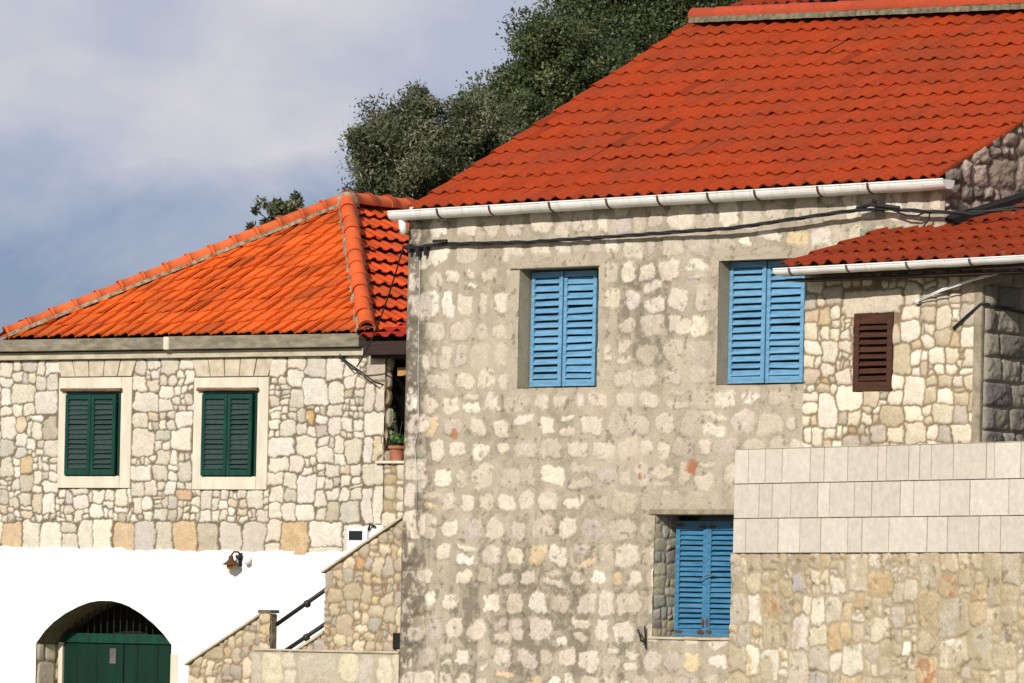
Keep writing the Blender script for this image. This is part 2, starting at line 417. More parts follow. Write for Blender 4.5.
# ------------------------------------------------------------------ roof tiles
def tile_roof(name, parent, O, S, T, ncol, nrow, base, seed, clips=(), amp=.036, jit=.10, lift=.045, prof='roll', dark=.0, mat=None, lip=.014, roll=0., top=.62, lipk=.8):
    rng = random.Random(seed)
    O, S, T = Vector(O), Vector(S), Vector(T)
    s = S / ncol; t = T / nrow; n = S.cross(T).normalized(); su = S.normalized()
    if prof == 'roll':
        us = [0, .08, .17, .27, .37, .47, .55, .62, .72, .86, 1.0]
        hs = [amp * max(0, math.sin(math.pi * min(u, .6) / .6)) if u < .6 else -amp * .12 * math.sin(math.pi * (u - .6) / .4) for u in us]
    else:      # interlocking tile: long tilted face, then an abrupt drop on its right
        us = [0, .10, .22, .34, .40, .46, .60, .76, .90, .97, 1.0]
        hs = [amp * q for q in (0, .30, .42, .46, .30, .42, .62, .90, 1.0, .85, 0)]
    V = []; Fc = []; Cc = []
    for j in range(nrow):
        for i in range(ncol):
            rl = rng.uniform(-roll, roll); k = 1 + rng.uniform(-jit, jit); g = rng.uniform(-jit, jit) * .6
            if rng.random() < dark: k *= .72
            c = (base[0] * k, base[1] * k * (1 + g), base[2] * k * (1 + g))
            dl = rng.uniform(-.006, .009); sl = rng.uniform(-.012, .012) * t.length; sx = rng.uniform(-.008, .008)
            o = len(V); p0 = O + s * (i + sx) + t * j + t.normalized() * sl
            tu = t * 1.12
            for u, h in zip(us, hs): V.append(p0 + s * u + n * (h + lift + dl + rl * (u - .5)))
            for u, h in zip(us, hs): V.append(p0 + s * u + tu + n * (h * top + .002 + rl * (u - .5)))
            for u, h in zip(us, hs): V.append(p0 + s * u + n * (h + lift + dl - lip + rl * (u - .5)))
            m = len(us)
            for q in range(m - 1):
                Fc.append((o + q, o + q + 1, o + m + q + 1, o + m + q)); Cc.append(c)
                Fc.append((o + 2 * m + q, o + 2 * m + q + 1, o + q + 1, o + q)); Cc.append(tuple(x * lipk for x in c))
    C4 = np.repeat(np.array(Cc), 4, axis=0)
    ob = npmesh(name, [tuple(v) for v in V], Fc, mat or M_TILE, parent, C4, smooth=False, domain='CORNER')
    if clips:
        bm = bmesh.new(); bm.from_mesh(ob.data)
        for co, no in clips:
            bmesh.ops.bisect_plane(bm, geom=bm.verts[:] + bm.edges[:] + bm.faces[:], plane_co=co, plane_no=no, clear_outer=True)
        bm.to_mesh(ob.data); bm.free()
    return ob

def caps(name, parent, p0, p1, n, r, base, seed, up=(0, 0, 1), lift=.0, collar=True, jit=.08):
    rng = random.Random(seed); p0, p1 = Vector(p0), Vector(p1); d = (p1 - p0); seg = d / n; du = d.normalized()
    side = du.cross(Vector(up)).normalized(); upv = side.cross(du).normalized()
    V = []; Fq = []; Cc = []; K = 10
    for i in range(n):
        k = 1 + rng.uniform(-jit, jit); c = tuple(x * k for x in base); dr = rng.uniform(-.008, .008); dz = rng.uniform(-.006, .006)
        if collar: st = [(-.06, 1.16), (.02, 1.18), (.07, 1.18), (.075, 1.0), (.5, .98), (1.0, .94)]
        else: st = [(-.05, 1.06), (.0, 1.06), (.5, 1.02), (1.0, .98)]
        o = len(V)
        for a, rr in st:
            for q in range(K + 1):
                th = math.pi * (q / K * 1.16 - .08)
                V.append(p0 + seg * (i + a) + upv * (lift + dz + rr * r * math.sin(th)) + side * (dr + rr * r * math.cos(th)))
        for q in range(K + 1):
            th = math.pi * (q / K * 1.16 - .08); V.append(p0 + seg * (i - .05) + upv * (lift + dz + .8 * r * math.sin(th)) + side * (dr + .8 * r * math.cos(th)))
        e = len(st) * (K + 1)
        for q in range(K): Fq.append((o + q, o + q + 1, o + e + q + 1, o + e + q)); Cc.append(tuple(x * .8 for x in c))
        for a in range(len(st) - 1):
            for q in range(K):
                Fq.append((o + a * (K + 1) + q, o + a * (K + 1) + q + 1, o + (a + 1) * (K + 1) + q + 1, o + (a + 1) * (K + 1) + q)); Cc.append(c)
    ob = npmesh(name, [tuple(v) for v in V], Fq, M_TILE, parent, np.repeat(np.array(Cc), 4, axis=0), smooth=True, domain='CORNER')
    return ob

def mortar_bed(name, parent, p0, p1, hw, hh, seed, mat=None, up=(0, 0, 1)):
    rng = random.Random(seed); p0, p1 = Vector(p0), Vector(p1); L = (p1 - p0).length; n = int(L / .05); du = (p1 - p0).normalized()
    side = du.cross(Vector(up)).normalized(); upv = side.cross(du).normalized(); V = []; Fq = []
    for i in range(n + 1):
        p = p0 + (p1 - p0) * i / n; w1 = hw * (1 + rng.uniform(-.14, .2)); w2 = hw * (1 + rng.uniform(-.14, .2)); z = hh * (1 + rng.uniform(-.1, .1))
        for a, b in ((-w1, -hh * .7), (-w1 * .85, z * .5), (0, z), (w2 * .85, z * .5), (w2, -hh * .7)): V.append(p + side * a + upv * b)
    for i in range(n):
        for q in range(4): Fq.append((i * 5 + q, i * 5 + q + 1, i * 5 + q + 6, i * 5 + q + 5))
    return npmesh(name, [tuple(v) for v in V], Fq, mat or M_MORTAR, parent)

def gutter(parent, x0, x1, y, z0, z1, r, bx, seed, straps=M_RUST, endcap=True, square=False):
    """half-round eaves gutter along x, its bottom hanging at z; brackets are its own children"""
    mb = MB(); n = 26; K = 12
    def ring(x, rad, zz):
        pts = []
        for k in range(K + 1):
            th = math.pi + math.pi * k / K
            pts.append((x, y + rad * math.cos(th), zz + rad * math.sin(th) * (1.0 if not square else .9)))
        for k in range(K, -1, -1):
            th = math.pi + math.pi * k / K
            pts.append((x, y + (rad - .006) * math.cos(th), zz + (rad - .006) * math.sin(th) * (1.0 if not square else .9)))
        return pts
    m = 2 * (K + 1); o = 0; rng = random.Random(seed)
    for i in range(n + 1):
        f = i / n; mb.v += ring(x0 + (x1 - x0) * f, r, z0 + (z1 - z0) * f + rng.uniform(-.004, .004))
    for i in range(n):
        for k in range(m):
            k2 = (k + 1) % m; mb.f.append((i * m + k, i * m + k2, (i + 1) * m + k2, (i + 1) * m + k))
    for i in (0, n):
        mb.f.append(tuple(i * m + k for k in range(K + 1)))
    # rolled front bead
    mb.tube([(x0 + (x1 - x0) * i / n, y - r + .002, z0 + (z1 - z0) * i / n + .004) for i in range(n + 1)], .010, 6)
    g = mb.build('gutter', M_GUT, parent, smooth=False)
    for x in bx:
        f = (x - x0) / (x1 - x0); zz = z0 + (z1 - z0) * f; b = MB(); pts = []
        for k in range(K + 1):
            th = math.pi + math.pi * k / K; pts.append((x, y + (r + .006) * math.cos(th), zz + (r + .006) * math.sin(th) * (1.0 if not square else .9)))
        w = .016
        vs = [(px + s * w, py, pz) for px, py, pz in pts for s in (-1, 1)]
        vs += [(px + s * w, y + (py - y) * .9, zz + (pz - zz) * .9) for px, py, pz in pts for s in (-1, 1)]
        q = 2 * (K + 1); fs = []
        for k in range(K):
            a = 2 * k; fs += [(a, a + 1, a + 3, a + 2), (q + a, q + a + 2, q + a + 3, q + a + 1), (a, a + 2, q + a + 2, q + a), (a + 1, q + a + 1, q + a + 3, a + 3)]
        b.add(vs, fs)
        b.box(x - w, x + w, y - r - .008, y + r + .03, zz + .001, zz + .008)
        b.build('bracket', straps, g)
    return g

# ------------------------------------------------------------------ shutters
def leaf_mesh(w, h, t, nsl, stile, top, bot, ang, rng, rail=None, broken=0):
    mb = MB(); rail = rail or []
    mb.box(0, stile, -t, 0, 0, h); mb.box(w - stile, w, -t, 0, 0, h)
    mb.box(stile + .001, w - stile - .001, -t + .002, -.002, 0.001, bot); mb.box(stile + .001, w - stile - .001, -t + .002, -.002, h - top, h - .001)
    sp = (h - top - bot) / nsl
    for i in range(nsl):
        z = bot + sp * (i + .5); a = ang + rng.uniform(-.14, .14) * (1 + 2 * broken); dz = rng.uniform(-.003, .003) * (1 + 3 * broken); tl = rng.uniform(-.01, .01) * (1 + 4 * broken)
        M = Matrix.Translation((w / 2, -t / 2, z + dz)) @ Matrix.Rotation(tl, 4, 'Y') @ Matrix.Rotation(a, 4, 'X')
        ww = w / 2 - stile - .002
        mb.box(-ww, ww, -sp * .50, sp * .50, -.005, .005, M)
    return mb

# ================================================================== SETTING
def ground_z(x, y):
    hx = np.clip((x + 6.5) / 16, 0, 1); hx = hx * hx * (3 - 2 * hx)
    hy = np.clip((y - 79) / 40, 0, 1); hy = hy ** .9
    far = np.clip((y - 119) / 200, 0, 1)
    return hx * (hy * 10.0 + far * 30)
xs = np.concatenate([np.linspace(-2500, -60, 12), np.linspace(-50, 60, 56), np.linspace(70, 2500, 12)])
ys = np.concatenate([np.linspace(-300, 30, 8), np.linspace(34, 78, 12), np.linspace(80, 150, 36), np.linspace(160, 400, 16), np.linspace(500, 4000, 8)])
XX, YY = np.meshgrid(xs, ys)
idx = np.arange(XX.size).reshape(XX.shape)
Fq = np.stack([idx[:-1, :-1], idx[:-1, 1:], idx[1:, 1:], idx[1:, :-1]], -1).reshape(-1, 4)
g = npmesh('ground', np.stack([XX, YY, np.zeros_like(XX)], -1).reshape(-1, 3), Fq, M_SOIL2); g['kind'] = 'structure'
xs = np.linspace(-10, 110, 80); ys = np.linspace(79, 420, 90)
XX, YY = np.meshgrid(xs, ys); ZZ = ground_z(XX, YY) + (fbm(XX, YY, .25, 3, 1) - .5) * 1.0 * np.clip((YY - 80) / 10, 0, 1) * np.clip((XX + 4) / 8, 0, 1) - .05
idx = np.arange(XX.size).reshape(XX.shape)
Fq = np.stack([idx[:-1, :-1], idx[:-1, 1:], idx[1:, 1:], idx[1:, :-1]], -1).reshape(-1, 4)
g = npmesh('hillside', np.stack([XX, YY, ZZ], -1).reshape(-1, 3), Fq, M_HILL, smooth=True); g['kind'] = 'structure'

CREAM = [(lin(226, 216, 198, .72), 5), (lin(232, 223, 206, .73), 4), (lin(218, 208, 189, .71), 3), (lin(208, 200, 185, .70), 1.0), (lin(222, 204, 176, .70), .5), (lin(202, 191, 170, .68), .5)]

# ================================================================== MAIN HOUSE (plane at 44 degrees)
MP = (-1.30986, 70, 0); MR = -R(44)
H = thing('stone_house', 'tall pale stone house with blue louvred shutters and a broad red tiled roof', 'house', MP, MR)
WX = 8.13
holes = [(1.81, 3.06, 5.0, 6.36), (4.885, 6.20, 4.99, 6.37), (4.0, 5.21, 2.19, 3.55)]
MORT = lin(187, 175, 154, .79)
PATCH = [(lin(222, 209, 190, .79), 5), (lin(214, 201, 182, .78), 5), (lin(230, 219, 202, .80), 2.5), (lin(206, 193, 172, .76), 3), (lin(206, 192, 178, .74), 1.5), (lin(220, 196, 162, .76), .6)]
def main_fn(X, Z):
    rng = random.Random(21)
    rects = coursed(0, WX, 0, 7.12, rng, .24, .37, .22, .46, .10)
    rects = [(a, b, c, d) for a, b, c, d in rects if not (a < .02)] + []
    q = []; z = 0; i = 0
    while z < 7.0:      # corner blocks
        h = rng.uniform(.22, .40); w = (.42, .22)[i % 2]; q.append((0.0, w, z, z + h)); z += h; i += 1
    ov = [(4.545, 4.093, lin(214, 112, 62, .75)), (.828, 4.484, lin(204, 128, 80, .75)), (3.806, 3.94, lin(206, 130, 84, .72))]
    h, c, m = field(X, Z, rects, rng, .02, PATCH, .09, .008, .030, (2.2, 5), .18, (.66, 1.06), MORT, (), .03, .014, .18, 1.0)
    rng2 = random.Random(4)
    h2, c2, m2 = field(X, Z, q, rng2, .018, PATCH, .09, .012, .012, (3, 5), .03, None, lin(150, 142, 124, .7), (), 0, .008, .2)
    e = sstep(.50, .16, X + .16 * (fbm(X, Z, 6, 3, 2) - .5))[..., None]
    wq = np.clip(m2[..., None] * sstep(.48, .44, X)[..., None] + e * .8, 0, 1)
    c = c * (1 - wq) + c2 * wq; h = h * (1 - wq[..., 0]) + h2 * wq[..., 0]
    # patchy coverage of the slurry: in places the stones are almost skimmed over
    cov = sstep(.40, .60, fbm(X, Z, .8, 3, 3) + .10 * fbm(X, Z, 6, 3, 2) - .03)
    cov = cov * sstep(3.4, 4.2, Z) * sstep(6.5, 5.2, Z) * .50
    skim = np.array(MORT) * 1.04 * (1 + .16 * (fbm(X, Z, 16, 4, 4, .6) - .5))[..., None]
    k = (cov * .85)[..., None] * (1 - wq); c = c * (1 - k) + skim * k; h = h * (1 - .6 * k[..., 0])
    # smooth render bands round the upper windows
    for (x0, x1, z0, z1) in ((1.62, 3.16, 4.9, 6.52), (4.72, 6.5, 4.9, 6.52), (3.8, 5.3, 3.5, 3.78), (3.82, 3.965, 2.1, 3.6)):
        dd = np.maximum(np.maximum(x0 - X, X - x1), np.maximum(z0 - Z, Z - z1)) + .10 * (fbm(X, Z, 7, 3, 1) - .5)
        k = sstep(.03, -.03, dd)[..., None] * .9; c = c * (1 - k) + skim * .96 * k; h = h * (1 - k[..., 0] * .8)
    # grey lichen runs low on the wall, on the corner and under the windows
    st = fbm(X * 1.9, Z * .62, 1.7, 4, 2, .62)
    low = sstep(3.9, 1.9, Z) * sstep(4.4, 2.6, X); cor = sstep(.55, .1, X)
    und = sstep(.55, .1, np.abs(X - 3.75)) * sstep(4.9, 5.4, Z) * sstep(6.5, 6.1, Z)
    lw = np.clip(low * 1.0 + cor * .9 + und * .9 + .30, 0, 1) * sstep(.44, .62, st + .10 * (low + 1.4 * cor + 1.3 * und))
    sp = fbm(X, Z, 17, 4, 5, .65); lw = np.clip(lw * (.4 + 1.2 * sstep(.36, .62, sp)), 0, 1) * (1 - .72 * m)
    k = (np.clip(lw, 0, 1) * (.62 + .25 * cor))[..., None]; c = c * (1 - k) + np.array(lin(118, 108, 92, .60)) * k
    hal = sstep(.5, 0, np.abs(m - .35)) * sstep(.42, .6, fbm(X, Z, 2.5, 3, 1)) * .30; c = c * (1 - hal[..., None])
    # scattered pits
    pit = sstep(.70, .76, fbm(X, Z, 12, 3, 0, .6))[..., None] * .5; c = c * (1 - pit) + np.array(lin(110, 98, 78, .62)) * pit
    # three rusty red stones
    for ox, oz, oc, ra, rb in ((4.545, 4.093, lin(176, 120, 90, .75), .10, .09), (.828, 4.484, lin(184, 136, 106, .75), .06, .07), (3.76, 3.97, lin(184, 136, 106, .72), .05, .05)):
        dd = np.hypot((X - ox) / ra, (Z - oz) / rb) + 1.5 * (fbm(X, Z, 15, 3, 2) - .5)
        k = sstep(1.1, .7, dd)[..., None]; c = c * (1 - k) + np.array(oc) * k
    h = h + .004 * (fbm(X, Z, 30, 3, 1, .6) - .5) + .016 * (fbm(X, Z, 4, 3, 4) - .5)
    return h, c, m
xs = lines(0, WX, .0145, [a for hh in holes for a in hh[:2]])
zs = np.unique(np.concatenate([lines(0, 1.5, .03), lines(1.5, 7.14, .0125, [a for hh in holes for a in hh[2:]])]))
wallgrid('front_wall', H, xs, zs, main_fn, holes=holes)
GSH = [(lin(184, 168, 152, .74), 4), (lin(172, 154, 138, .70), 3), (lin(200, 184, 166, .74), 2), (lin(154, 142, 130, .66), 2)]
def gable_fn(X, Z):
    rng = random.Random(8); rects = mondrian(0, 5, 5.8, 9.9, rng, .09, .2, .12, 1.6)
    h, c, m = field(X, Z, rects, rng, .016, GSH, .12, .035, .022, (2.6, 5), .12, (.85, 1), lin(112, 96, 84, .7), (), 0, .014, .2, fit=True, gapmax=.04)
    return h + .03 * (fbm(X, Z, 14, 4, 2, .6) - .5), c * (1 + .4 * (fbm(X, Z, 20, 4, 4, .6) - .5))[..., None], m
# gable wall: stone relief where it rises above the annex, plain sides elsewhere
wallgrid('gable_wall', H, lines(0.0, 4.6, .022), lines(6.0, 9.6, .02), gable_fn, plane='right', off=WX - .02,
         ztop=lambda X: 7.23 + np.clip(X, 0, 4.6) * (.544 - .044))
mb = MB()
mb.prism([(0.02, 0), (WX - .02, 0), (WX - .02, 7.1), (.02, 7.1)], 9.0, 9.3)
mb.add([(.0, .0, 0), (.0, 9.3, 0), (.0, 9.3, 7.1), (0, 4.6, 9.6), (0, 0, 7.1)], [(0, 4, 3, 2, 1)])
mb.add([(WX - .03, .0, 0), (WX - .03, 9.3, 0), (WX - .03, 9.3, 7.1), (WX - .03, 4.6, 9.5), (WX - .03, 0, 7.04)], [(0, 1, 2, 3, 4)])
mb.build('side_walls', M_RENDER, H, fix=False)
mb = MB(); mb.box(8.135, 8.19, -.02, 4.9, 6.25, 6.3)
mb.v = []; mb.f = []
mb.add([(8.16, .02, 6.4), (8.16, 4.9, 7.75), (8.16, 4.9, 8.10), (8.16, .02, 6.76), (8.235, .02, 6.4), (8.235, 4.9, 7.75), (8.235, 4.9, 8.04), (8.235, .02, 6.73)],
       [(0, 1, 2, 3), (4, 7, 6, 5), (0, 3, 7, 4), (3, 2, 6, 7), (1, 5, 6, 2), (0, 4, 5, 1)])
mb.build('gable_shade_strip', M_DARK, H)  # black strip added to paint in the deep shadow along the annex roof
# roof
RT = lin(188, 66, 14, .57)
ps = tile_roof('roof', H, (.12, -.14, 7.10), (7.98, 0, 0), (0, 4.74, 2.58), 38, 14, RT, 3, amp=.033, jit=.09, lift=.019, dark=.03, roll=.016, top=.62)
pr = tile_roof('rear_roof', H, (8.10, 9.34, 7.14), (-7.98, 0, 0), (0, -4.74, 2.58), 38, 14, RT, 4, amp=.040, jit=.07)
mb = MB()
mb.add([(0.16, -.11, 7.11), (8.06, -.11, 7.11), (8.06, 4.6, 9.68), (.16, 4.6, 9.68), (.16, 9.31, 7.11), (8.06, 9.31, 7.11),
        (0.16, -.11, 7.04), (8.06, -.11, 7.04), (8.06, 4.6, 9.60), (.16, 4.6, 9.60), (.16, 9.31, 7.04), (8.06, 9.31, 7.04)],
       [(0, 1, 2, 3), (3, 2, 5, 4), (6, 9, 8, 7), (9, 10, 11, 8), (0, 6, 7, 1), (4, 5, 11, 10), (0, 3, 9, 6), (3, 4, 10, 9), (1, 7, 8, 2), (2, 8, 11, 5)])
pd = mb.build('roof_deck', M_WOODD, H)
pm_ = mortar_bed('ridge_mortar', H, (.30, 4.575, 9.72), (8.10, 4.575, 9.72), .145, .055, 6, mat_plain('ridge mortar', lin(150, 142, 116, .62), .95, .3, 14, lin(104, 100, 76, .6), bstr=1, bdist=.015))
pc = caps('ridge_tiles', H, (.24, 4.6, 9.775), (8.12, 4.6, 9.80), 20, .105, lin(196, 82, 50, .62), 9, collar=False, jit=.05)
pv = caps('verge_tiles', H, (8.08, -.12, 7.12), (8.08, 4.6, 9.68), 14, .045, RT, 16, collar=False)
for o_ in (ps, pr, pd, pm_, pc, pv):     # the old ridge sags towards the right
    for v in o_.data.vertices:
        f = max(0, 1 - abs(v.co.y - 4.6) / 4.7); v.co.z += v.co.x / 8 * (.05 - .27 * f)
G = gutter(H, -.11, 8.30, -.15, 7.07, 7.125, .100, [.7, 1.539, 2.491, 3.378, 4.158, 4.911, 5.608, 6.526, 7.243], 3)
mb = MB(); mb.tube([(.03, -.14, 6.99), (.03, -.13, 6.90), (.04, -.11, 6.82)], .048, 14); mb.build('downpipe_outlet', M_GUT, G, smooth=True)

def blue_window(x0, x1, z0, z1, lx0, lx1, lz0, lz1, ydep, nsl, mat, rusty, seed, rubble=False):
    rng = random.Random(seed)
    W = MB()   # reveals: jambs, soffit, sill
    d = .42
    W.add([(x0, 0, z0), (x0, d, z0), (x0, d, z1), (x0, 0, z1)], [(0, 1, 2, 3)])
    W.add([(x1, 0, z0), (x1, d, z0), (x1, d, z1), (x1, 0, z1)], [(3, 2, 1, 0)])
    W.add([(x0, 0, z1), (x1, 0, z1), (x1, d, z1), (x0, d, z1)], [(3, 2, 1, 0)])
    W.add([(x0, -.012, z0 + .002), (x1, -.012, z0 + .002), (x1, d, z0 + .02), (x0, d, z0 + .02)], [(0, 1, 2, 3)])
    w = W.build('window', M_RENDER, H, fix=False)
    def rv(X, Z):
        r2 = random.Random(seed + 5)
        rects = mondrian(0, d, z0, z1, r2, .03, .07, .1, 1.7)
        if rubble: return field(X, Z, rects, r2, .006, [(lin(206, 200, 184, .76), 2), (lin(214, 200, 168, .76), 2), (lin(184, 178, 164, .72), 1)], .12, .010, .014, (2.3, 4), .2, None, lin(168, 158, 136, .74), (), 0, .006, fit=True)
        h, c, m = field(X, Z, rects, r2, .02, [(lin(196, 182, 156, .76), 1)], .1, .006, .02, (2.5, 4), .1, (.5, .9), lin(186, 173, 148, .78), (), 1.1)
        return h, c, m
    wallgrid('jamb', w, lines(0, d, .014), lines(z0, z1, .014), rv, plane='right', off=x0 + .006)
    mb = MB(); mb.box(x0 + .003, x1 - .003, d - .03, d, z0 + .02, z1 - .003); mb.build('pane', M_GLASS, w)
    gap = .006; mid = (lx0 + lx1) / 2
    for k, (a, b) in enumerate(((lx0, mid - gap), (mid + gap, lx1))):
        lm = leaf_mesh(b - a, lz1 - lz0, .035, nsl, .052 if not rusty else .06, .065 if not rusty else .10, .075, R(52), rng, broken=(.5 if k else .0) if not rusty else .1)
        if k == 0: lm.box(b - a - .01, b - a + .018, -.048, -.036, .0, lz1 - lz0)     # cover strip on the meeting stile
        s = lm.build('shutter', mat, w, bevel=.0015)
        s.location = (a, ydep, lz0); s.rotation_euler = (0, 0, rng.uniform(-.03, .03))
        if rusty:
            ww_ = b - a; left = k == 0
            for bx in ([(.004, .13) if left else (ww_ - .13, ww_ - .004)] * 2):
                pass
            spots = [((.004, .13) if left else (ww_ - .13, ww_ - .004), (.03, .065)), ((.004, .13) if left else (ww_ - .13, ww_ - .004), (lz1 - lz0 - .06, lz1 - lz0 - .03)),
                     ((ww_ - .045, ww_ - .004) if left else (.004, .045), (.09, .20)), ((ww_ - .12, ww_ - .004) if left else (.004, .14), (lz1 - lz0 - .085, lz1 - lz0 - .05)),
                     ((ww_ - .12, ww_ - .004) if left else (.004, .10), (.02, .07))]
            for (xa, xb), (za, zb) in spots:
                hb = MB(); xm, zm = (xa + xb) / 2, (za + zb) / 2
                pts = [(xm + (xb - xa) / 2 * math.cos(t_) * rng.uniform(.75, 1.15), zm + (zb - za) / 2 * math.sin(t_) * rng.uniform(.75, 1.2)) for t_ in [2 * math.pi * q / 11 for q in range(11)]]
                hb.prism(pts, -.0405, -.0352)
                hb.build('hinge', M_RUST, w).location = s.location
    return w
blue_window(1.81, 3.06, 5.0, 6.36, 1.846, 2.855, 5.022, 6.335, .20, 14, M_BLUE, False, 1)
blue_window(4.885, 6.20, 4.99, 6.37, 4.90, 5.995, 5.012, 6.362, .20, 15, M_BLUE, False, 2)
w3 = blue_window(4.0, 5.21, 2.19, 3.55, 4.10, 5.04, 2.205, 3.49, .28, 19, M_BLUE2, True, 3, True)
w3['label'] = 'lower window with worn blue shutters and rusty hinges'
mb = MB(); mb.tube([(4.50, .21, 2.83), (4.56, .2, 2.86), (4.64, .2, 2.885), (4.72, .22, 2.88)], .006, 6); mb.build('latch_wire', M_GALV, w3)
mb = MB(); mb.box(3.93, 5.3, -.018, .01, 3.552, 3.615); mb.build('lintel_edge', M_RENDER, w3, bevel=.006)
mb = MB(); mb.box(3.95, 5.28, -.022, .0, 2.155, 2.186); mb.build('sill', M_CONC2, w3, bevel=.006)
mb = MB(); mb.tube([(3.90, -.02, 2.12), (3.90, -.08, 2.14), (3.905, -.10, 2.20), (3.86, -.09, 2.26)], .012, 6); mb.tube([(3.93, -.03, 2.05), (3.93, -.05, 2.30)], .010, 6); mb.build('shutter_hook', M_IRON, w3)
mb = MB(); mb.box(1.66, 3.08, -.02, .01, 6.362, 6.382); mb.build('lintel_edge', M_RENDER, H, bevel=.008)

# cable bundle clipped along the front of the main house
def bundle(name, label, pts, k, r, spread, seed, parent_rot=True, mat=M_BLACK):
    rng = random.Random(seed); mb = MB()
    P = [Vector(p) for p in pts]; fine = []
    for a, b in zip(P[:-1], P[1:]):
        m = max(2, int((b - a).length / .09))
        fine += [a.lerp(b, i / m) for i in range(m)]
    fine.append(P[-1])
    for q in range(k):
        ph = 2 * math.pi * q / k
        mb.tube([p + Vector((0, math.cos(ph + i * .55) * spread, math.sin(ph + i * .55) * spread + rng.uniform(-.003, .003))) for i, p in enumerate(fine)], r, 6)
    o = mb.build(name, mat, None, smooth=True)
    o.location = MP; o.rotation_euler = (0, 0, MR)
    tag(o, label, 'cable'); return o
cb = bundle('power_cable', 'twisted black power cable strung under the white gutter across the stone house', [(-.06, .10, 6.66), (-.03, -.05, 6.675), (.15, -.06, 6.66), (.6, -.055, 6.685), (2.0, -.06, 6.665), (3.73, -.09, 6.69), (5.2, -.13, 6.715), (6.2, -.15, 6.79), (7.0, -.14, 6.85),
        (7.45, -.12, 6.845), (8.0, -.12, 6.80), (8.6, -.10, 6.76), (9.3, .25, 6.86), (10.5, 1.2, 7.2)], 3, .0125, .012, 3)
for bxs in ((.06, .10, -.09, .0, 6.60, 6.70), (.50, .72, -.115, -.075, 6.70, 6.735), (.2, .24, -.085, 0, 6.55, 6.66), (.33, .36, -.085, 0, 6.56, 6.66)):
    mb = MB(); mb.box(*bxs); mb.build('clip', M_IRON, cb, bevel=.004)
mb = MB()
mb.tube([(7.28, 0, 6.84), (7.28, -.16, 6.86), (7.30, -.17, 6.93), (7.24, -.14, 6.95), (7.22, -.13, 6.88)], .018, 8)
mb.tube([(7.0, -.13, 6.87), (7.2, -.15, 6.90), (7.4, -.15, 6.88), (7.6, -.13, 6.85)], .022, 8); mb.build('clamp', M_IRON, cb)
for pts_, r__ in (([(7.5, -.12, 6.83), (7.7, -.12, 6.77), (7.85, -.12, 6.76), (8.0, -.12, 6.81)], .010), ([(8.02, -.11, 6.80), (7.98, -.1, 6.70), (7.85, -.09, 6.60), (7.6, -.06, 6.56)], .009)):
    mb = MB(); mb.tube(pts_, r__, 6); mb.build('loose_wire', M_BLACK, cb)
mb = MB(); mb.tube([(.205, -.015, 6.62), (.208, -.012, 6.0), (.215, -.012, 5.2), (.25, -.012, 4.6), (.19, -.014, 4.35), (.235, -.012, 4.05), (.24, -.01, 3.6)], .0055, 6)
o = mb.build('wall_wire', M_GREYP, None, True); o.location = MP; o.rotation_euler = (0, 0, MR); tag(o, 'thin grey wire running down the left corner of the tall house', 'wire')
# grey-green flashing patch above the annex roof
mb = MB(); mb.box(6.95, 8.10, -.03, -.005, 6.55, 6.66); mb.build('flashing_patch', mat_plain('grey green felt', lin(120, 138, 124, .7), .9, .3, 6, lin(196, 190, 172, .7), bstr=1, bdist=.02), H, bevel=.01)

# ================================================================== ANNEX
A = thing('stone_annex', 'small rubble stone annex with one brown shutter under a dark red tiled roof', 'building', MP, MR)
ahole = [(8.005, 8.555, 4.81, 5.64)]
ACOL = [(lin(226, 213, 188, .75), 5), (lin(236, 224, 202, .76), 5), (lin(210, 193, 164, .72), 2), (lin(218, 195, 160, .72), 1.2), (lin(200, 188, 170, .70), 1.4), (lin(202, 166, 122, .70), .25)]
def annex_fn(X, Z):
    rng = random.Random(17)
    rects = [r for r in mondrian(7.31, 9.76, 3.15, 6.10, rng, .05, .13, .25, 1.4) if not (r[0] < 8.64 and r[1] > 7.90 and r[2] < 5.88 and r[3] > 5.66)]
    rects.append((7.86, 8.66, 5.655, 5.895))
    return field(X, Z, rects, rng, .010, ACOL, .08, .014, .015, (2.8, 8), .14, (.86, 1.0), lin(150, 130, 102, .68), (), 0, .007, .2, fit=True, gapmax=.022)
wallgrid('front_wall', A, lines(7.31, 9.76, .013, [8.005, 8.555]), lines(3.15, 6.1, .0125, [4.81, 5.64]), annex_fn, off=-1.3, holes=ahole)
mb = MB(); mb.box(9.655, 9.765, -1.325, -1.27, 3.15, 6.08); mb.build('corner_render', M_RENDER, A, bevel=.01)
SIDE = [(lin(160, 152, 140, .70), 4), (lin(142, 134, 124, .68), 3), (lin(172, 150, 112, .70), 1), (lin(130, 124, 116, .66), 2)]
def side_fn(X, Z):
    rng = random.Random(31); rects = coursed(-1.27, 2.0, 3.15, 6.1, rng, .245, .265, .2, .5, 0)
    h, c, m = field(X, Z, rects, rng, .010, SIDE, .1, .05, .003, (7, 12), .0, None, lin(168, 160, 142, .7), (), 0, .005, .1)
    return h + m * .06 * np.abs(fbm(X, Z, 5, 3, 4, .6) - .5), c, m
wallgrid('side_wall', A, lines(-1.27, 2.0, .013), lines(3.15, 6.1, .013), side_fn, plane='right', off=9.765)
mb = MB(); mb.add([(7.31, -1.3, 3.15), (7.31, 0, 3.15), (7.31, 0, 6.5), (7.31, -1.3, 6.1)], [(0, 3, 2, 1)]); mb.build('rear_side_wall', M_RENDER, A, fix=False)
AT = lin(162, 58, 14, .60)
tile_roof('roof', A, (7.27, -1.68, 6.13), (4.4, 0, 0), (0, 3.2, .93), 21, 7, AT, 13, amp=.044, jit=.12, lift=.024, dark=.05, roll=.012, top=.75)
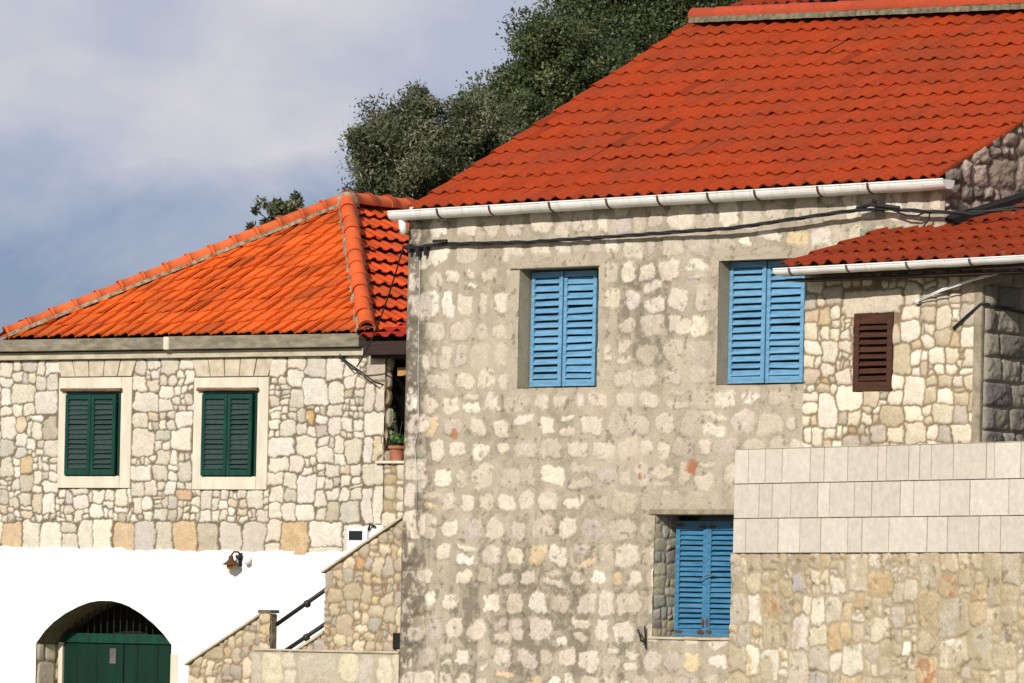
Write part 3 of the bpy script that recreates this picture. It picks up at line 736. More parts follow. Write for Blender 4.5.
mb = MB(); mb.add([(7.29, -1.66, 6.10), (11.6, -1.66, 6.10), (11.6, 1.4, 7.0), (7.29, 1.4, 7.0), (7.29, -1.66, 6.03), (11.6, -1.66, 6.03), (11.6, 1.4, 6.93), (7.29, 1.4, 6.93)],
                  [(0, 1, 2, 3), (7, 6, 5, 4), (0, 4, 5, 1), (1, 5, 6, 2), (2, 6, 7, 3), (3, 7, 4, 0)])
mb.build('roof_deck', M_WOODD, A)
mb = MB(); mb.box(7.29, 11.5, -1.60, -1.35, 5.985, 6.01); mb.build('soffit', M_WOODD, A)
gutter(A, 7.25, 11.6, -1.69, 6.10, 6.15, .072, [7.477, 8.275, 9.099, 9.949, 10.8], 7, straps=M_GALV, square=True)
W = MB(); x0, x1, z0, z1 = ahole[0]
W.add([(x0, -1.3, z0), (x0, -1, z0), (x0, -1, z1), (x0, -1.3, z1)], [(0, 1, 2, 3)]); W.add([(x1, -1.3, z0), (x1, -1, z0), (x1, -1, z1), (x1, -1.3, z1)], [(3, 2, 1, 0)])
W.add([(x0, -1.3, z1), (x1, -1.3, z1), (x1, -1, z1), (x0, -1, z1)], [(3, 2, 1, 0)]); W.add([(x0, -1.3, z0), (x1, -1.3, z0), (x1, -1, z0), (x0, -1, z0)], [(0, 1, 2, 3)])
aw = W.build('window', M_RENDER, A, fix=False)
mb = MB(); mb.box(x0 + .002, x1 - .002, -1.03, -1.0, z0 + .002, z1 - .002); mb.build('pane', M_GLASS, aw)
lm = leaf_mesh(x1 - x0 - .012, z1 - z0 - .01, .04, 8, .075, .11, .10, R(50), random.Random(3)); s = lm.build('shutter', M_BROWN, aw, bevel=.002); s.location = (x0 + .006, -1.275, z0 + .005)

def local_obj(mb, name, mat, label, cat, loc=MP, rot=MR, smooth=True, **k):
    o = mb.build(name, mat, None, smooth=smooth, **k); o.location = loc; o.rotation_euler = (0, 0, rot); tag(o, label, cat); return o
mb = MB(); mb.tube([(8.90, -1.32, 5.755), (9.3, -1.40, 5.86), (9.76, -1.42, 5.96), (10.4, -1.50, 6.07)], .012, 8); mb.tube([(8.90, -1.34, 5.735), (9.3, -1.43, 5.835), (9.76, -1.46, 5.935), (10.4, -1.54, 6.03)], .007, 6)
mb.box(8.88, 8.92, -1.35, -1.3, 5.72, 5.77)
local_obj(mb, 'conduit', M_PVC, 'thin white conduit slanting up under the annex gutter', 'conduit')
mb = MB(); mb.tube([(9.39, -1.30, 5.44), (9.40, -1.335, 5.455), (9.60, -1.34, 5.59), (9.76, -1.33, 5.70), (9.80, -1.28, 5.70), (9.83, -.9, 5.66), (9.83, 0, 5.58)], .014, 8)
local_obj(mb, 'annex_cable', M_BLACK, 'black cable bent round the annex corner over the grey blocks', 'cable')

# ================================================================== TERRACE (plane at 57 degrees)
TP = (2.3120, 63.4444, 0); TR = -R(57)
T = thing('terrace', 'raised terrace with a smooth pale slab parapet above a rubble stone retaining wall', 'terrace', TP, TR)
TCOL = [(lin(218, 204, 178, .74), 4), (lin(206, 190, 162, .72), 5), (lin(202, 190, 170, .72), 4), (lin(216, 192, 154, .72), 1.6), (lin(232, 221, 200, .76), 1.8), (lin(196, 188, 178, .70), 1.2)]
def terr_fn(X, Z):
    rng = random.Random(77); rects = mondrian(-.05, 6.2, 1.2, 3.09, rng, .12, .24, .16, 1.2)
    OR = lin(192, 134, 102, .70); OY = lin(208, 178, 136, .72)
    ov = [(.694, 2.615, OR), (3.156, 2.16, lin(244, 236, 214, .80)), (3.686, 2.769, OR), (3.181, 2.40, OR), (2.284, 2.62, OY), (3.583, 1.943, OR), (1.817, 2.1, OY), (.539, 1.952, lin(240, 230, 206, .78)), (.951, 2.01, lin(238, 228, 204, .78)), (4.4, 2.7, OY), (2.5, 2.75, OY)]
    h, c, m = field(X, Z, rects, rng, .014, TCOL, .09, .013, .018, (2.6, 6), .16, (.80, 1.0), lin(190, 174, 146, .70), ov, .03, .009, .16, .5, fit=True, gapmax=.026)
    # mortar slurry dragged over the stones
    k = (sstep(.49, .64, fbm(X, Z, 3.2, 4, 3, .6)) * .65)[..., None]
    c = c * (1 - k) + np.array(lin(192, 174, 140, .70)) * k
    pit = (sstep(.66, .74, fbm(X, Z, 9, 4, 0, .6)) * .5)[..., None]; c = c * (1 - pit) + np.array(lin(112, 92, 66, .6)) * pit
    return h + .01 * (fbm(X, Z, 28, 3, 4, .6) - .5), c, m
wallgrid('retaining_wall', T, lines(-.02, 6.2, .0165), lines(1.2, 3.075, .0125), terr_fn)
# solid body behind it (plan polygon: front, right end, back to the house)
def m2t(x, y):
    wx = MP[0] + x * math.cos(R(44)) + y * math.sin(R(44)) - TP[0]; wy = MP[1] - x * math.sin(R(44)) + y * math.cos(R(44)) - TP[1]
    c, s = math.cos(R(57)), math.sin(R(57)); return (wx * c - wy * s, wx * s + wy * c)
pl = [(0.0, .02), (6.2, .02), m2t(13.5, -.02), m2t(7.17, -.02)]
mb = MB(); mb.hprism(pl, 0, 3.14); mb.build('terrace_body', M_MORTAR, T)
mb = MB(); mb.box(.04, 6.2, .014, .24, 3.141, 4.15); mb.build('parapet_core', M_CONC2, T)
rowx = [[-.01, .288, .594, .898, 1.399, 1.643, 2.056, 2.574, 2.721, 3.103, 3.286, 3.481, 3.849, 4.39, 4.524, 4.95, 5.3, 5.6, 6.2],
        [-.01, .493, .73, 1.066, 1.545, 1.755, 2.186, 2.484, 2.97, 3.198, 3.637, 4.133, 4.767, 5.2, 5.7, 6.2],
        [-.01, .268, .851, 1.24, 1.611, 2.083, 2.329, 2.792, 3.437, 3.774, 4.293, 4.646, 5.1, 5.6, 6.2]]
V = []; Fc = []; Cc = []; rng = random.Random(5)
for r_, z1 in zip(rowx, (4.168, 3.803, 3.438)):
    r_[0] = .035
    for a, b in zip(r_[:-1], r_[1:]):
        k = rng.uniform(.965, 1.03); c = [x * k for x in rng.choice([lin(222, 212, 197, .74), lin(219, 208, 194, .73), lin(224, 215, 201, .75), lin(218, 207, 194, .73)])]
        o = len(V); dy = rng.uniform(-.0015, .0015); g_ = .0055; ch = .003; y0 = -.03 + dy
        gx = .0085; zb, zt = z1 - .365 + .0045, z1 - .0045; xa, xb = a + gx, b - gx
        V += [(xa, .01, zb), (xb, .01, zb), (xb, .01, zt), (xa, .01, zt), (xa, y0 + ch, zb), (xb, y0 + ch, zb), (xb, y0 + ch, zt), (xa, y0 + ch, zt),
              (xa + ch, y0, zb + ch), (xb - ch, y0, zb + ch), (xb - ch, y0, zt - ch), (xa + ch, y0, zt - ch)]
        fs = [(8, 9, 10, 11)] + [(4 + i, 4 + (i + 1) % 4, 8 + (i + 1) % 4, 8 + i) for i in range(4)] + [(i, (i + 1) % 4, 4 + (i + 1) % 4, 4 + i) for i in range(4)]
        for f in fs: Fc.append(tuple(o + i for i in f)); Cc += [c] * 4
npmesh('parapet_cladding', V, Fc, mat_attr('sawn limestone', .7, .09, 16, .3, .003), T, np.array(Cc), domain='CORNER')
mb = MB(); mb.box(.038, 6.2, -.016, .012, 3.078, 4.16); mb.build('joint_bed', mat_plain('dark joint', lin(160, 148, 130, .6), .95, .1, 10), T)
mb = MB()
for (a, b) in zip(rowx[0][:-1], rowx[0][1:]): mb.box(a + .004, b - .004, -.028, .26, 4.1675, 4.174)
mb.build('coping', M_CONC2, T)

# ================================================================== LEFT HOUSE (plane at 36 degrees)
LP = (-1.58722, 72, 0); LR = -R(36)
S_ = thing('stone_house', 'low stone house with green shutters, white ground floor and an orange hipped roof', 'house', LP, LR)
lh = [(-4.975, -4.09, 4.05, 5.11), (-2.79, -1.93, 4.045, 5.10)]
def left_fn(X, Z):
    rng = random.Random(104)
    quo = []; z = 3.12; i = 0
    while z < 5.48:
        h = rng.uniform(.24, .40); h = min(h, 5.5 - z); w = (.33, .16)[i % 2]
        quo.append((-.31, -.31 + w, z, z + h)); quo.append((-.31 + w, .0, z, z + h)); z += h; i += 1
    fr = [(-5.12, -3.90, 3.88, 5.52), (-2.96, -1.75, 3.87, 5.52)]
    rects = []
    for (a, b) in ((-6.4, -5.12), (-3.90, -2.96), (-1.75, -.325)): rects += mondrian(a, b, 3.50, 5.5, rng, .06, .15, .22, 1.3)
    for (a, b) in ((-5.12, -3.90), (-2.96, -1.75)): rects += mondrian(a, b, 3.50, 3.885, rng, .03, .09, .2, 1.3)
    rects += coursed(-6.4, -.325, 3.05, 3.50, rng, .36, .45, .22, .52, .3)
    ov = [(-1.108, 4.779, lin(206, 168, 116, .72)), (-5.675, 4.238, lin(214, 186, 148, .70)), (-2.981, 3.818, lin(212, 180, 144, .70)), (-3.922, 3.27, lin(214, 188, 158, .70)), (-1.126, 3.241, lin(210, 178, 140, .70)), (-5.682, 3.371, lin(216, 192, 158, .70)), (-3.127, 3.387, lin(216, 184, 150, .72))]
    h, c, m = field(X, Z, rects + quo, rng, .0085, CREAM, .045, .015, .017, (3.2, 9), .13, (.88, 1.0), lin(140, 125, 102, .60), ov, 0, .005, .2, .45, fit=True, gapmax=.017)
    return h, c, m
xs = lines(-6.35, 0, .0135, [a for q in lh for a in q[:2]])
wallgrid('stone_wall', S_, xs, lines(3.10, 5.50, .0115, [a for q in lh for a in q[2:]]), left_fn, holes=lh)
# white ground floor with the arched opening
arch = [(-5.385, 1.957), (-5.25, 2.11), (-5.107, 2.224), (-4.92, 2.335), (-4.705, 2.425), (-4.54, 2.475), (-4.383, 2.499), (-4.173, 2.499), (-4.03, 2.475), (-3.898, 2.438), (-3.70, 2.35), (-3.492, 2.225), (-3.33, 2.10), (-3.20, 1.97)]
mb = MB(); rng = random.Random(9)
tops = {}
def ztopw(x):
    return 3.135 + (.02 if x < -4 else .0) + .010 * math.sin(x * 7.1) + .008 * math.sin(x * 23)
def strip(xa, za, xb, zb):
    n = max(1, int((xb - xa) / .06))
    for i in range(n):
        a = xa + (xb - xa) * i / n; b = xa + (xb - xa) * (i + 1) / n; c = za + (zb - za) * i / n; d = za + (zb - za) * (i + 1) / n
        mb.add([(a, -.026, c), (b, -.026, d), (b, -.026, ztopw(b)), (a, -.026, ztopw(a)), (b, .02, ztopw(b)), (a, .02, ztopw(a))], [(0, 1, 2, 3), (3, 2, 4, 5)])
strip(-6.35, 0, arch[0][0], 0)
for (a, c), (b, d) in zip(arch[:-1], arch[1:]): strip(a, c, b, d)
strip(arch[-1][0], 0, 0, 0)
mb.build('white_wall', M_WHITE, S_, fix=False)
D = .62
full = [(arch[0][0], 0)] + arch + [(arch[-1][0], 0)]
mb = MB()
for (a, c), (b, d) in zip(full[:-1], full[1:]):
    mb.add([(a, -.026, c), (b, -.026, d), (b, D, d), (a, D, c)], [(0, 1, 2, 3)])
door = mb.build('doorway', mat_plain('arch render', lin(150, 140, 112, .66), .9, .15, 6), S_, fix=False)
def jf(X, Z):
    r2 = random.Random(3); rects = coursed(-.02, .34, 0, 1.95, r2, .30, .42, .30, .36, 0) + coursed(.34, D, 0, 1.95, r2, .08, .2, .06, .14, 0)
    h, c, m = field(X, Z, rects, r2, .010, [(lin(238, 224, 194, .90), 1)], .06, .012, .006, (4, 7), .02, None, lin(180, 160, 128, .7))
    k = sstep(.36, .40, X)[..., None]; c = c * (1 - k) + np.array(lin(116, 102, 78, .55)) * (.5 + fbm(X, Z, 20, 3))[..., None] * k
    return h, c, m
wallgrid('arch_jamb', door, lines(-.02, D, .014), lines(0, 1.95, .02), jf, plane='right', off=arch[0][0] + .012)
mb = MB(); mb.box(-3.205, -3.09, -.036, -.02, 1.45, 1.86); mb.box(-3.205, -3.10, -.038, -.02, 1.0, 1.44); mb.box(-3.205, -3.07, -.036, -.02, 0, .99); mb.build('arch_quoin', M_FRAME, door, bevel=.004)
dy = .40
mb = MB(); mb.box(-5.26, -3.21, dy - .06, dy, 1.975, 2.095); mb.build('door_frame', M_GREEN, door, bevel=.004)
mb = MB(); mb.box(-5.33, -5.262, dy - .06, dy, 0, 1.975); mb.build('door_post', M_FRAME, door)
for a, b in ((-5.255, -4.292), (-4.276, -3.30)):
    mb = MB(); mb.box(a, b, dy - .035, dy - .005, .05, 1.965)
    for i in range(1, 6): x = a + (b - a) * i / 6; mb.box(x - .06, x + .06, dy - .041, dy - .0351, .06, 1.955) if i % 2 else None
    mb.build('door_leaf', M_DOOR, door, bevel=.003)
mb = MB(); mb.box(-4.50, -4.40, dy - .05, dy - .042, 1.72, 1.91); mb.build('door_plate', M_GALV, door, bevel=.002)
mb = MB()
x = -5.2
while x < -3.25: mb.tube([(x, dy - .02, 2.09), (x, dy - .02, 2.50)], .007, 6); x += .105
mb.build('fanlight_grille', M_IRON, door)
mb = MB(); mb.box(-5.37, -3.21, D - .02, D, .0, 2.497); mb.build('dark_backing', M_DARK, door)
# windows
for (x0, x1, z0, z1), (f0, f1, g0, g1) in zip(lh, ((-5.10, -3.92, 3.90, 5.275), (-2.93, -1.765, 3.885, 5.257))):
    mb = MB(); y0, y1 = -.032, .12
    mb.box(f0, x0, y0, y1, g0, g1); mb.box(x1, f1, y0 - .0, y1, g0, g1); mb.box(x0 + .001, x1 - .001, y0 - .003, y1, z1, g1); mb.box(x0 + .001, x1 - .001, y0 - .004, y1, g0, z0)
    w = mb.build('window', M_FRAME, S_, bevel=.004)
    # flat arch of five splayed blocks
    va = MB(); n = 5; xa, xb = f0 + .02, f1 - .02
    for i in range(n):
        a, b = xa + (xb - xa) * i / n + .006, xa + (xb - xa) * (i + 1) / n - .006
        la, lb = (i / n - .5) * .16, ((i + 1) / n - .5) * .16
        va.prism([(a, g1 + .012), (b, g1 + .012), (b + lb, 5.495), (a + la, 5.495)], -.022 - .003 * (i % 2), .05)
    va.build('flat_arch', mat_plain('arch block', lin(222, 210, 186, .72), .85, .12, 9, lin(196, 182, 156, .68), bstr=.6, bdist=.006), w, bevel=.006)
    mb = MB(); mb.tube([(x0 - .06, -.065, z1 + .012), (x0 + .3, -.066, z1 + .010), (x1 - .2, -.066, z1 + .006), (x1 + .03, -.064, z1 + .008)], .022, 8); mb.build('timber_rail', M_LINT, w)
    mb = MB(); mb.box(x0 + .003, x1 - .003, .10, .12, z0 + .003, z1 - .003); mb.build('pane', M_GLASS, w)
    fr = MB(); fr.box(x0 + .004, x0 + .035, -.03, .04, z0 + .004, z1 - .004); fr.box(x1 - .04, x1 - .004, -.03, .04, z0 + .004, z1 - .004); fr.box(x0 + .036, x1 - .041, -.028, .04, z1 - .04, z1 - .004); fr.build('sash_frame', M_GREEN, w)
    mid = (x0 + x1) / 2 - .01
    for k, (a, b) in enumerate(((x0 + .02, mid - .004), (mid + .004, x1 - .055))):
        hgt = z1 - z0 - .06
        lf = MB(); lf.box(0, .05, -.04, 0, 0, hgt); lf.box(b - a - .05, b - a, -.04, 0, 0, hgt); lf.box(.051, b - a - .051, -.038, -.002, .001, .07); lf.box(.051, b - a - .051, -.038, -.002, hgt - .06, hgt - .001)
        s = lf.build('shutter', M_GREEN, w, bevel=.003); s.location = (a, -.032, z0 + .012)
        sl = leaf_mesh(b - a - .1, hgt - .135, .02, 14, .002, .003, .003, R(66), random.Random(k), broken=.3)
        q = sl.build('louvres', M_GREEND, w); q.location = (a + .05, -.040, z0 + .012 + .072)
# cornice: rough concrete beam over a thinner band
mb = MB(); mb.box(-6.45, -3.32, -.16, .3, 5.605, 5.752); mb.box(-3.24, -.30, -.16, .3, 5.602, 5.762); mb.build('cornice', M_CONC, S_, bevel=.006)
mb = MB(); mb.box(-3.325, -3.235, -.172, .2, 5.597, 5.758); mb.build('cornice_joint', M_FRAME, S_, bevel=.01)
mb = MB(); mb.box(-6.42, -.28, -.075, .3, 5.502, 5.592); mb.build('cornice_band', M_CONC2, S_, bevel=.005)
# other walls
QW = [(lin(224, 212, 190, .73), 3), (lin(210, 196, 170, .70), 3), (lin(196, 176, 140, .68), 1)]
def rside(X, Z):
    rng = random.Random(55); return field(X, Z, coursed(0, 6.5, 3.1, 5.7, rng, .2, .34, .2, .4, .1), rng, .014, QW, .1, .03, .012, (2.6, 4), .1, None, lin(140, 124, 98, .66))
wallgrid('side_wall', S_, lines(0, .13, .013), lines(3.1, 5.72, .016), rside, plane='right', off=.0)
mb = MB(); mb.add([(-6.35, 0, 0), (-6.35, 6.5, 0), (-6.35, 6.5, 5.7), (-6.35, 0, 5.7)], [(0, 3, 2, 1)]); mb.add([(-.01, 0, 0), (-.01, 6.5, 0), (-.01, 6.5, 5.7), (-.01, 0, 5.7)], [(0, 1, 2, 3)])
mb.add([(-6.35, 6.5, 0), (-.01, 6.5, 0), (-.01, 6.5, 5.7), (-6.35, 6.5, 5.7)], [(0, 3, 2, 1)]); mb.build('rear_walls', M_RENDER, S_, fix=False)
mb = MB(); mb.box(-.02, -.003, .12, 2.9, 3.1, 5.5); mb.build('side_shade_sheet', M_DARK, S_)  # dark sheet over the side wall, the shade of the gap painted in
# roof
LT = lin(228, 100, 30, .74)
FL, FR, AP = Vector((-5.93, -.14, 5.78)), Vector((-.20, -.14, 5.765)), Vector((-3.08, 3.15, 7.62))
RB = Vector((-3.08, 9.0, 7.62))
def hipn(a, b, sgn):   # horizontal normal of the vertical plane through a hip line
    d = b - a; return Vector((d.y, -d.x, 0)).normalized() * sgn
ZU = 5.765
tile_roof('roof', S_, (-6.05, -.16, ZU), (5.85, 0, 0), (0, 3.32, 1.855), 27, 12, LT, 31, clips=[(FL, hipn(FL, AP, -1)), (FR, hipn(FR, AP, 1))], amp=.044, jit=.13, lift=.023, prof='lock', dark=.07, lip=.02, roll=.019, top=.85, lipk=1.1)  # lipk lightens the tile lips: sunlit row edges put into the colour
tile_roof('side_roof', S_, (-.20, -.14, ZU), (0, 9.2, 0), (-2.9, 0, 1.84), 40, 11, lin(222, 84, 30, .74), 33, clips=[(FR, hipn(FR, AP, -1)), (Vector((0, 9.0, 0)), Vector((0, 1, 0)))], amp=.036, jit=.12, lift=.05, dark=.08)
tile_roof('far_side_roof', S_, (-6.05, 9.1, ZU), (0, -9.24, 0), (2.95, 0, 1.84), 40, 11, LT, 35, clips=[(FL, hipn(FL, AP, 1))], amp=.034)
mb = MB(); P = [(-6.0, -.10, 5.76), (-.24, -.10, 5.76), (-3.08, 3.15, 7.59), (-3.08, 9, 7.59), (-.24, 9, 5.76), (-6.0, 9, 5.76)]
mb.add(P, [(0, 1, 2), (1, 4, 3, 2), (0, 2, 3, 5), (0, 5, 4, 1), (3, 4, 5)]); mb.build('roof_deck', M_WOODD, S_)
hc = lin(226, 108, 58, .74)
e1 = FL + Vector((.06, 0, .035)); a1 = AP + Vector((0, 0, .06))
mortar_bed('hip_mortar', S_, FL + Vector((.06, -.02, .03)), AP + Vector((0, -.02, .03)), .106, .035, 3)
caps('hip_tiles', S_, e1, a1, 15, .098, hc, 4, lift=.01)
mortar_bed('hip_mortar', S_, FR + Vector((0, 0, .03)), AP + Vector((0, 0, .03)), .115, .05, 5)
caps('hip_tiles', S_, FR + Vector((0, 0, .06)), a1, 11, .10, lin(228, 100, 44, .74), 6, collar=False, jit=.12)
caps('ridge_tiles', S_, AP + Vector((0, 0, .05)), RB + Vector((0, 0, .05)), 14, .12, lin(222, 110, 66, .80), 8)
mb = MB(); mb.lathe([(.16, -.05), (.15, .05), (.10, .12), (0.001, .15)], tuple(AP + Vector((.02, -.02, .02))), 10); mb.build('apex_mortar', M_MORTAR, S_, smooth=True)
# little porch between the two houses
PO = thing('porch', 'shaded porch with a small red tiled roof in the gap between the two houses', 'porch', LP, LR)
tile_roof('roof', PO, (-.24, -.22, 5.68), (1.95, 0, 0), (0, 3.0, .66), 9, 8, lin(190, 50, 28, .8), 41, amp=.04, lift=.045, jit=.12)
mb = MB(); mb.box(-.20, 1.6, -.20, -.08, 5.50, 5.66); mb.box(-.14, 1.6, -.12, 2.8, 5.46, 5.50); mb.build('fascia', M_WOODD, PO)
mb = MB(); mb.box(.10, 1.58, .10, .22, 5.26, 5.36); mb.build('beam', mat_plain('ochre beam', lin(200, 150, 90, .7), .8, .1, 9), PO)
mb = MB(); mb.box(.03, 1.58, 2.7, 2.8, 3.0, 5.46); mb.build('rear_wall', M_DARK, PO)  # back wall near-black, the porch's deep shade put into its colour
def pw(X, Z):
    rng = random.Random(66); return field(X, Z, mondrian(-.0, 1.62, 2.2, 4.2, rng, .03, .08, .2, 1.4), rng, .010, QW, .1, .018, .014, (2.6, 5), .12, None, lin(160, 142, 112, .68))
wallgrid('parapet', PO, lines(.003, 1.6, .014), lines(2.2, 4.20, .0125), pw, off=.005)
mb = MB(); mb.box(.015, 1.58, .03, .42, 0, 4.19); mb.build('parapet_core', M_MORTAR, PO)
mb = MB(); mb.box(-.10, 1.58, -.045, .46, 4.202, 4.235); mb.build('coping', M_FRAME, PO, bevel=.004)
# flower pots on the ledge
def leaves(V, Fq, Cc, c, rad, n, size, rng, cols):
    for _ in range(n):
        d = Vector((rng.gauss(0, 1), rng.gauss(0, 1), rng.gauss(0, 1))).normalized(); p = Vector(c) + Vector((d.x * rad[0], d.y * rad[1], d.z * rad[2])) * rng.random() ** .4
        a = Vector((rng.gauss(0, 1), rng.gauss(0, 1), rng.gauss(0, 1))).normalized(); b = a.cross(d).normalized(); s = size * rng.uniform(.7, 1.3)
        o = len(V); V += [tuple(p - a * s), tuple(p + b * s * .4), tuple(p + a * s), tuple(p - b * s * .4)]; Fq.append((o, o + 1, o + 2, o + 3)); Cc += [(rng.uniform(*cols), 0, 0)] * 4
def pot(x, y, hgt, spread, lab, seed):
    p = thing('potted_plant', lab, 'potted plant', (LP[0] + x * math.cos(R(36)) + y * math.sin(R(36)), LP[1] - x * math.sin(R(36)) + y * math.cos(R(36)), 4.236), LR, 'potted plants on the porch ledge')
    mb = MB(); mb.lathe([(.001, 0), (.075, 0), (.105, .15), (.125, .15), (.128, .185), (.112, .185), (.10, .16), (.001, .16)], (0, 0, 0), 20); mb.build('pot', M_POT, p, smooth=False)
    mb = MB(); mb.lathe([(.001, .168), (.098, .168)], (0, 0, 0), 14); mb.build('soil', M_SOIL, p)
    rng = random.Random(seed); V, Fq, Cc = [], [], []
    leaves(V, Fq, Cc, (-.04, 0, .26), (spread, spread * .8, .10), 260, .022, rng, (.1, .9))
    leaves(V, Fq, Cc, (-.10, 0, .30 + hgt * .4), (.07, .07, hgt * .5), 260, .024, rng, (.3, 1))
    npmesh('foliage', V, Fq, M_HERB, p, np.array(Cc), domain='CORNER')
    mb = MB()
    for k in range(5): mb.tube([(0, 0, .15), (rng.uniform(-.1, .05), rng.uniform(-.05, .05), .2 + hgt * rng.uniform(.4, .9))], .004, 5)
    mb.build('stem', M_HERB if False else M_BARK, p)
pot(.08, .16, .42, .17, 'terracotta pot with a tall leafy herb at the left end of the ledge', 1)
pot(.36, .16, .05, .15, 'terracotta pot with low greenery tucked against the tall house', 2)

# wall lamp and things on the white wall
wl = thing('wall_lamp', 'small brown enamel lamp hanging from an iron arm on the white wall', 'lamp', (LP[0] - 2.2 * math.cos(R(36)), LP[1] + 2.2 * math.sin(R(36)), 2.97), LR)
wl.scale = (.95, .95, .95)
mb = MB(); mb.lathe([(.001, .0), (.045, .0), (.05, .04), (.001, .045)], (.06, -.06, .08), 12); mb.tube([(.06, -.03, .12), (.06, -.08, .16), (.03, -.13, .16), (.0, -.15, .11)], .012, 8); mb.tube([(.06, -.03, .15), (.06, -.03, -.02)], .03, 10); mb.build('arm', M_IRON, wl, smooth=True)
mb = MB(); mb.lathe([(.001, .11), (.03, .11), (.035, .06), (.06, .035), (.11, .0), (.11, -.008), (.05, .02), (.001, .03)], (0, -.15, .0), 22); mb.build('lamp_shade', M_COPPER, wl, smooth=True)
mb = MB(); mb.lathe([(.05, .01), (.058, -.02), (.045, -.06), (.001, -.075)], (0, -.15, 0), 16); mb.build('globe', M_AMBER, wl, smooth=True)
mb = MB(); mb.lathe([(.001, .0), (.04, .01), (.045, .06), (.03, .10), (.001, .11)], (0, 0, 0), 14)
local_obj(mb, 'wall_sensor', M_PVC, 'small white sensor beside the lamp on the white wall', 'sensor', (LP[0] - 2.0 * math.cos(R(36)) - .07 * math.sin(R(36)), LP[1] + 2.0 * math.sin(R(36)) - .07 * math.cos(R(36)), 2.97), LR)
mt = thing('meter_box', 'white meter box with a dark window beside the stair wall', 'meter box', LP, LR)
mb = MB(); mb.box(-.44, -.13, -.13, -.03, 3.12, 3.44); mb.box(-.12, .10, -.12, -.03, 3.30, 3.46); mb.build('housing', M_PVC, mt, bevel=.008)
mb = MB(); mb.box(-.40, -.20, -.137, -.131, 3.28, 3.39); mb.build('dial_window', M_GLASS, mt)
mb = MB(); mb.tube([(-.10, -.14, 3.40), (-.06, -.17, 3.47), (0.0, -.14, 3.44)], .014, 6); mb.build('clip', M_IRON, mt)
# iron bracket and drop wire at the top right corner of the left house
mb = MB(); mb.tube([(-.66, 0, 5.50), (-.62, -.08, 5.48), (-.05, -.14, 5.17), (-.02, -.02, 5.15)], .010, 8); mb.tube([(-.62, -.08, 5.48), (-.45, -.10, 5.34), (-.40, 0, 5.32)], .009, 6)
mb.lathe([(.001, 0), (.03, .0), (.03, .06), (.001, .07)], (-.64, -.05, 5.46), 8)
local_obj(mb, 'cable_bracket', M_IRON, 'thin iron cable bracket at the corner of the low house', 'bracket', LP, LR)
mc = (MP[0] - LP[0], MP[1] - LP[1]); mcx = mc[0] * math.cos(R(36)) - mc[1] * math.sin(R(36)); mcy = mc[0] * math.sin(R(36)) + mc[1] * math.cos(R(36))
a_ = Vector((mcx - .06, mcy - .03, 6.66)); b_ = Vector((-.30, -.18, 5.36)); pts = []
for i in range(17):
    f = i / 16; p = a_.lerp(b_, f); p.z -= .30 * 4 * f * (1 - f) * .5; pts.append(p)
mb = MB(); mb.tube(pts, .010, 6); local_obj(mb, 'drop_cable', M_BLACK, 'thin cable sagging from the tall house down to the low house', 'cable', LP, LR)

# ================================================================== STAIRCASE
ST = thing('staircase', 'outdoor stone staircase with rubble side walls and black handrails', 'staircase', LP, LR)
SCOL = [(lin(206, 190, 162, .72), 5), (lin(196, 179, 152, .70), 4), (lin(188, 177, 160, .70), 3), (lin(210, 188, 152, .72), 1.5), (lin(222, 206, 176, .74), 2), (lin(200, 158, 118, .72), .4)]
def stfn(seed, x0, x1, z0, z1):
    def f(X, Z):
        rng = random.Random(seed)
        return field(X, Z, mondrian(x0, x1, z0, z1, rng, .025, .085, .22, 1.5), rng, .008, SCOL, .08, .02, .020, (2.2, 4), .30, (.8, 1), lin(150, 128, 98, .68), (), 0, .006, fit=True, gapmax=.03)
    return f
y0 = -1.2
sl = .545
lowtop = lambda X: 1.735 + (X + 1.98) * sl
wallgrid('side_wall', ST, lines(-1.96, -.865, .0135), lines(0.2, 1.0, .0125 * .45), stfn(5, -2, -.8, 0, 2.6), off=y0, ztop=lowtop, zbot=lambda X: 0 * X)
wallgrid('side_wall', ST, lines(.085, 1.33, .0135), lines(0.2, 1.0, .0125 * .35), stfn(12, .05, 1.35, 0, 3.7), off=y0, ztop=lambda X: 2.865 + (X - .075) * .56, zbot=lambda X: 0 * X + .0)
wallgrid('side_wall', ST, lines(-.62, .085, .0135), lines(0.2, 1.0, .01), stfn(15, -.7, .1, 0, 2.4), off=y0 + .004, ztop=lambda X: 1.76 + (X + .62) * .545, zbot=lambda X: 0 * X)
wallgrid('pillar', ST, lines(-.87, -.715, .013), lines(0, 2.37, .0125), stfn(19, -.9, -.6, 0, 2.4), off=y0 - .02)
mb = MB()
mb.prism([(-1.965, 0), (-.86, 0), (-.86, lowtop(-.86) - .01), (-1.965, lowtop(-1.965) - .01)], y0 + .012, y0 + .25)
mb.prism([(.085, 0), (1.33, 0), (1.33, 3.555), (.085, 2.855)], y0 + .012, y0 + .25)
mb.prism([(-.70, 0), (.084, 0), (.084, 2.13), (-.70, 1.70)], y0 + .016, y0 + .25)
mb.prism([(-.87, 0), (-.71, 0), (-.71, 2.36), (-.87, 2.36)], y0 - .006, y0 + .10)
mb.build('wall_core', M_MORTAR, ST)
for pg, ya in (([(-2.0, 1.725), (-.86, lowtop(-.86)), (-.86, lowtop(-.86) + .03), (-2.0, 1.755)], .05), ([(.05, 2.855), (1.30, 3.555), (1.30, 3.585), (.05, 2.885)], .05), ([(-.70, 1.718), (.083, 2.145), (.083, 2.185), (-.70, 1.756)], .03)):
    mb = MB(); mb.prism(pg, y0 - ya, y0 + .28); mb.build('coping', M_CONC2, ST, bevel=.004)
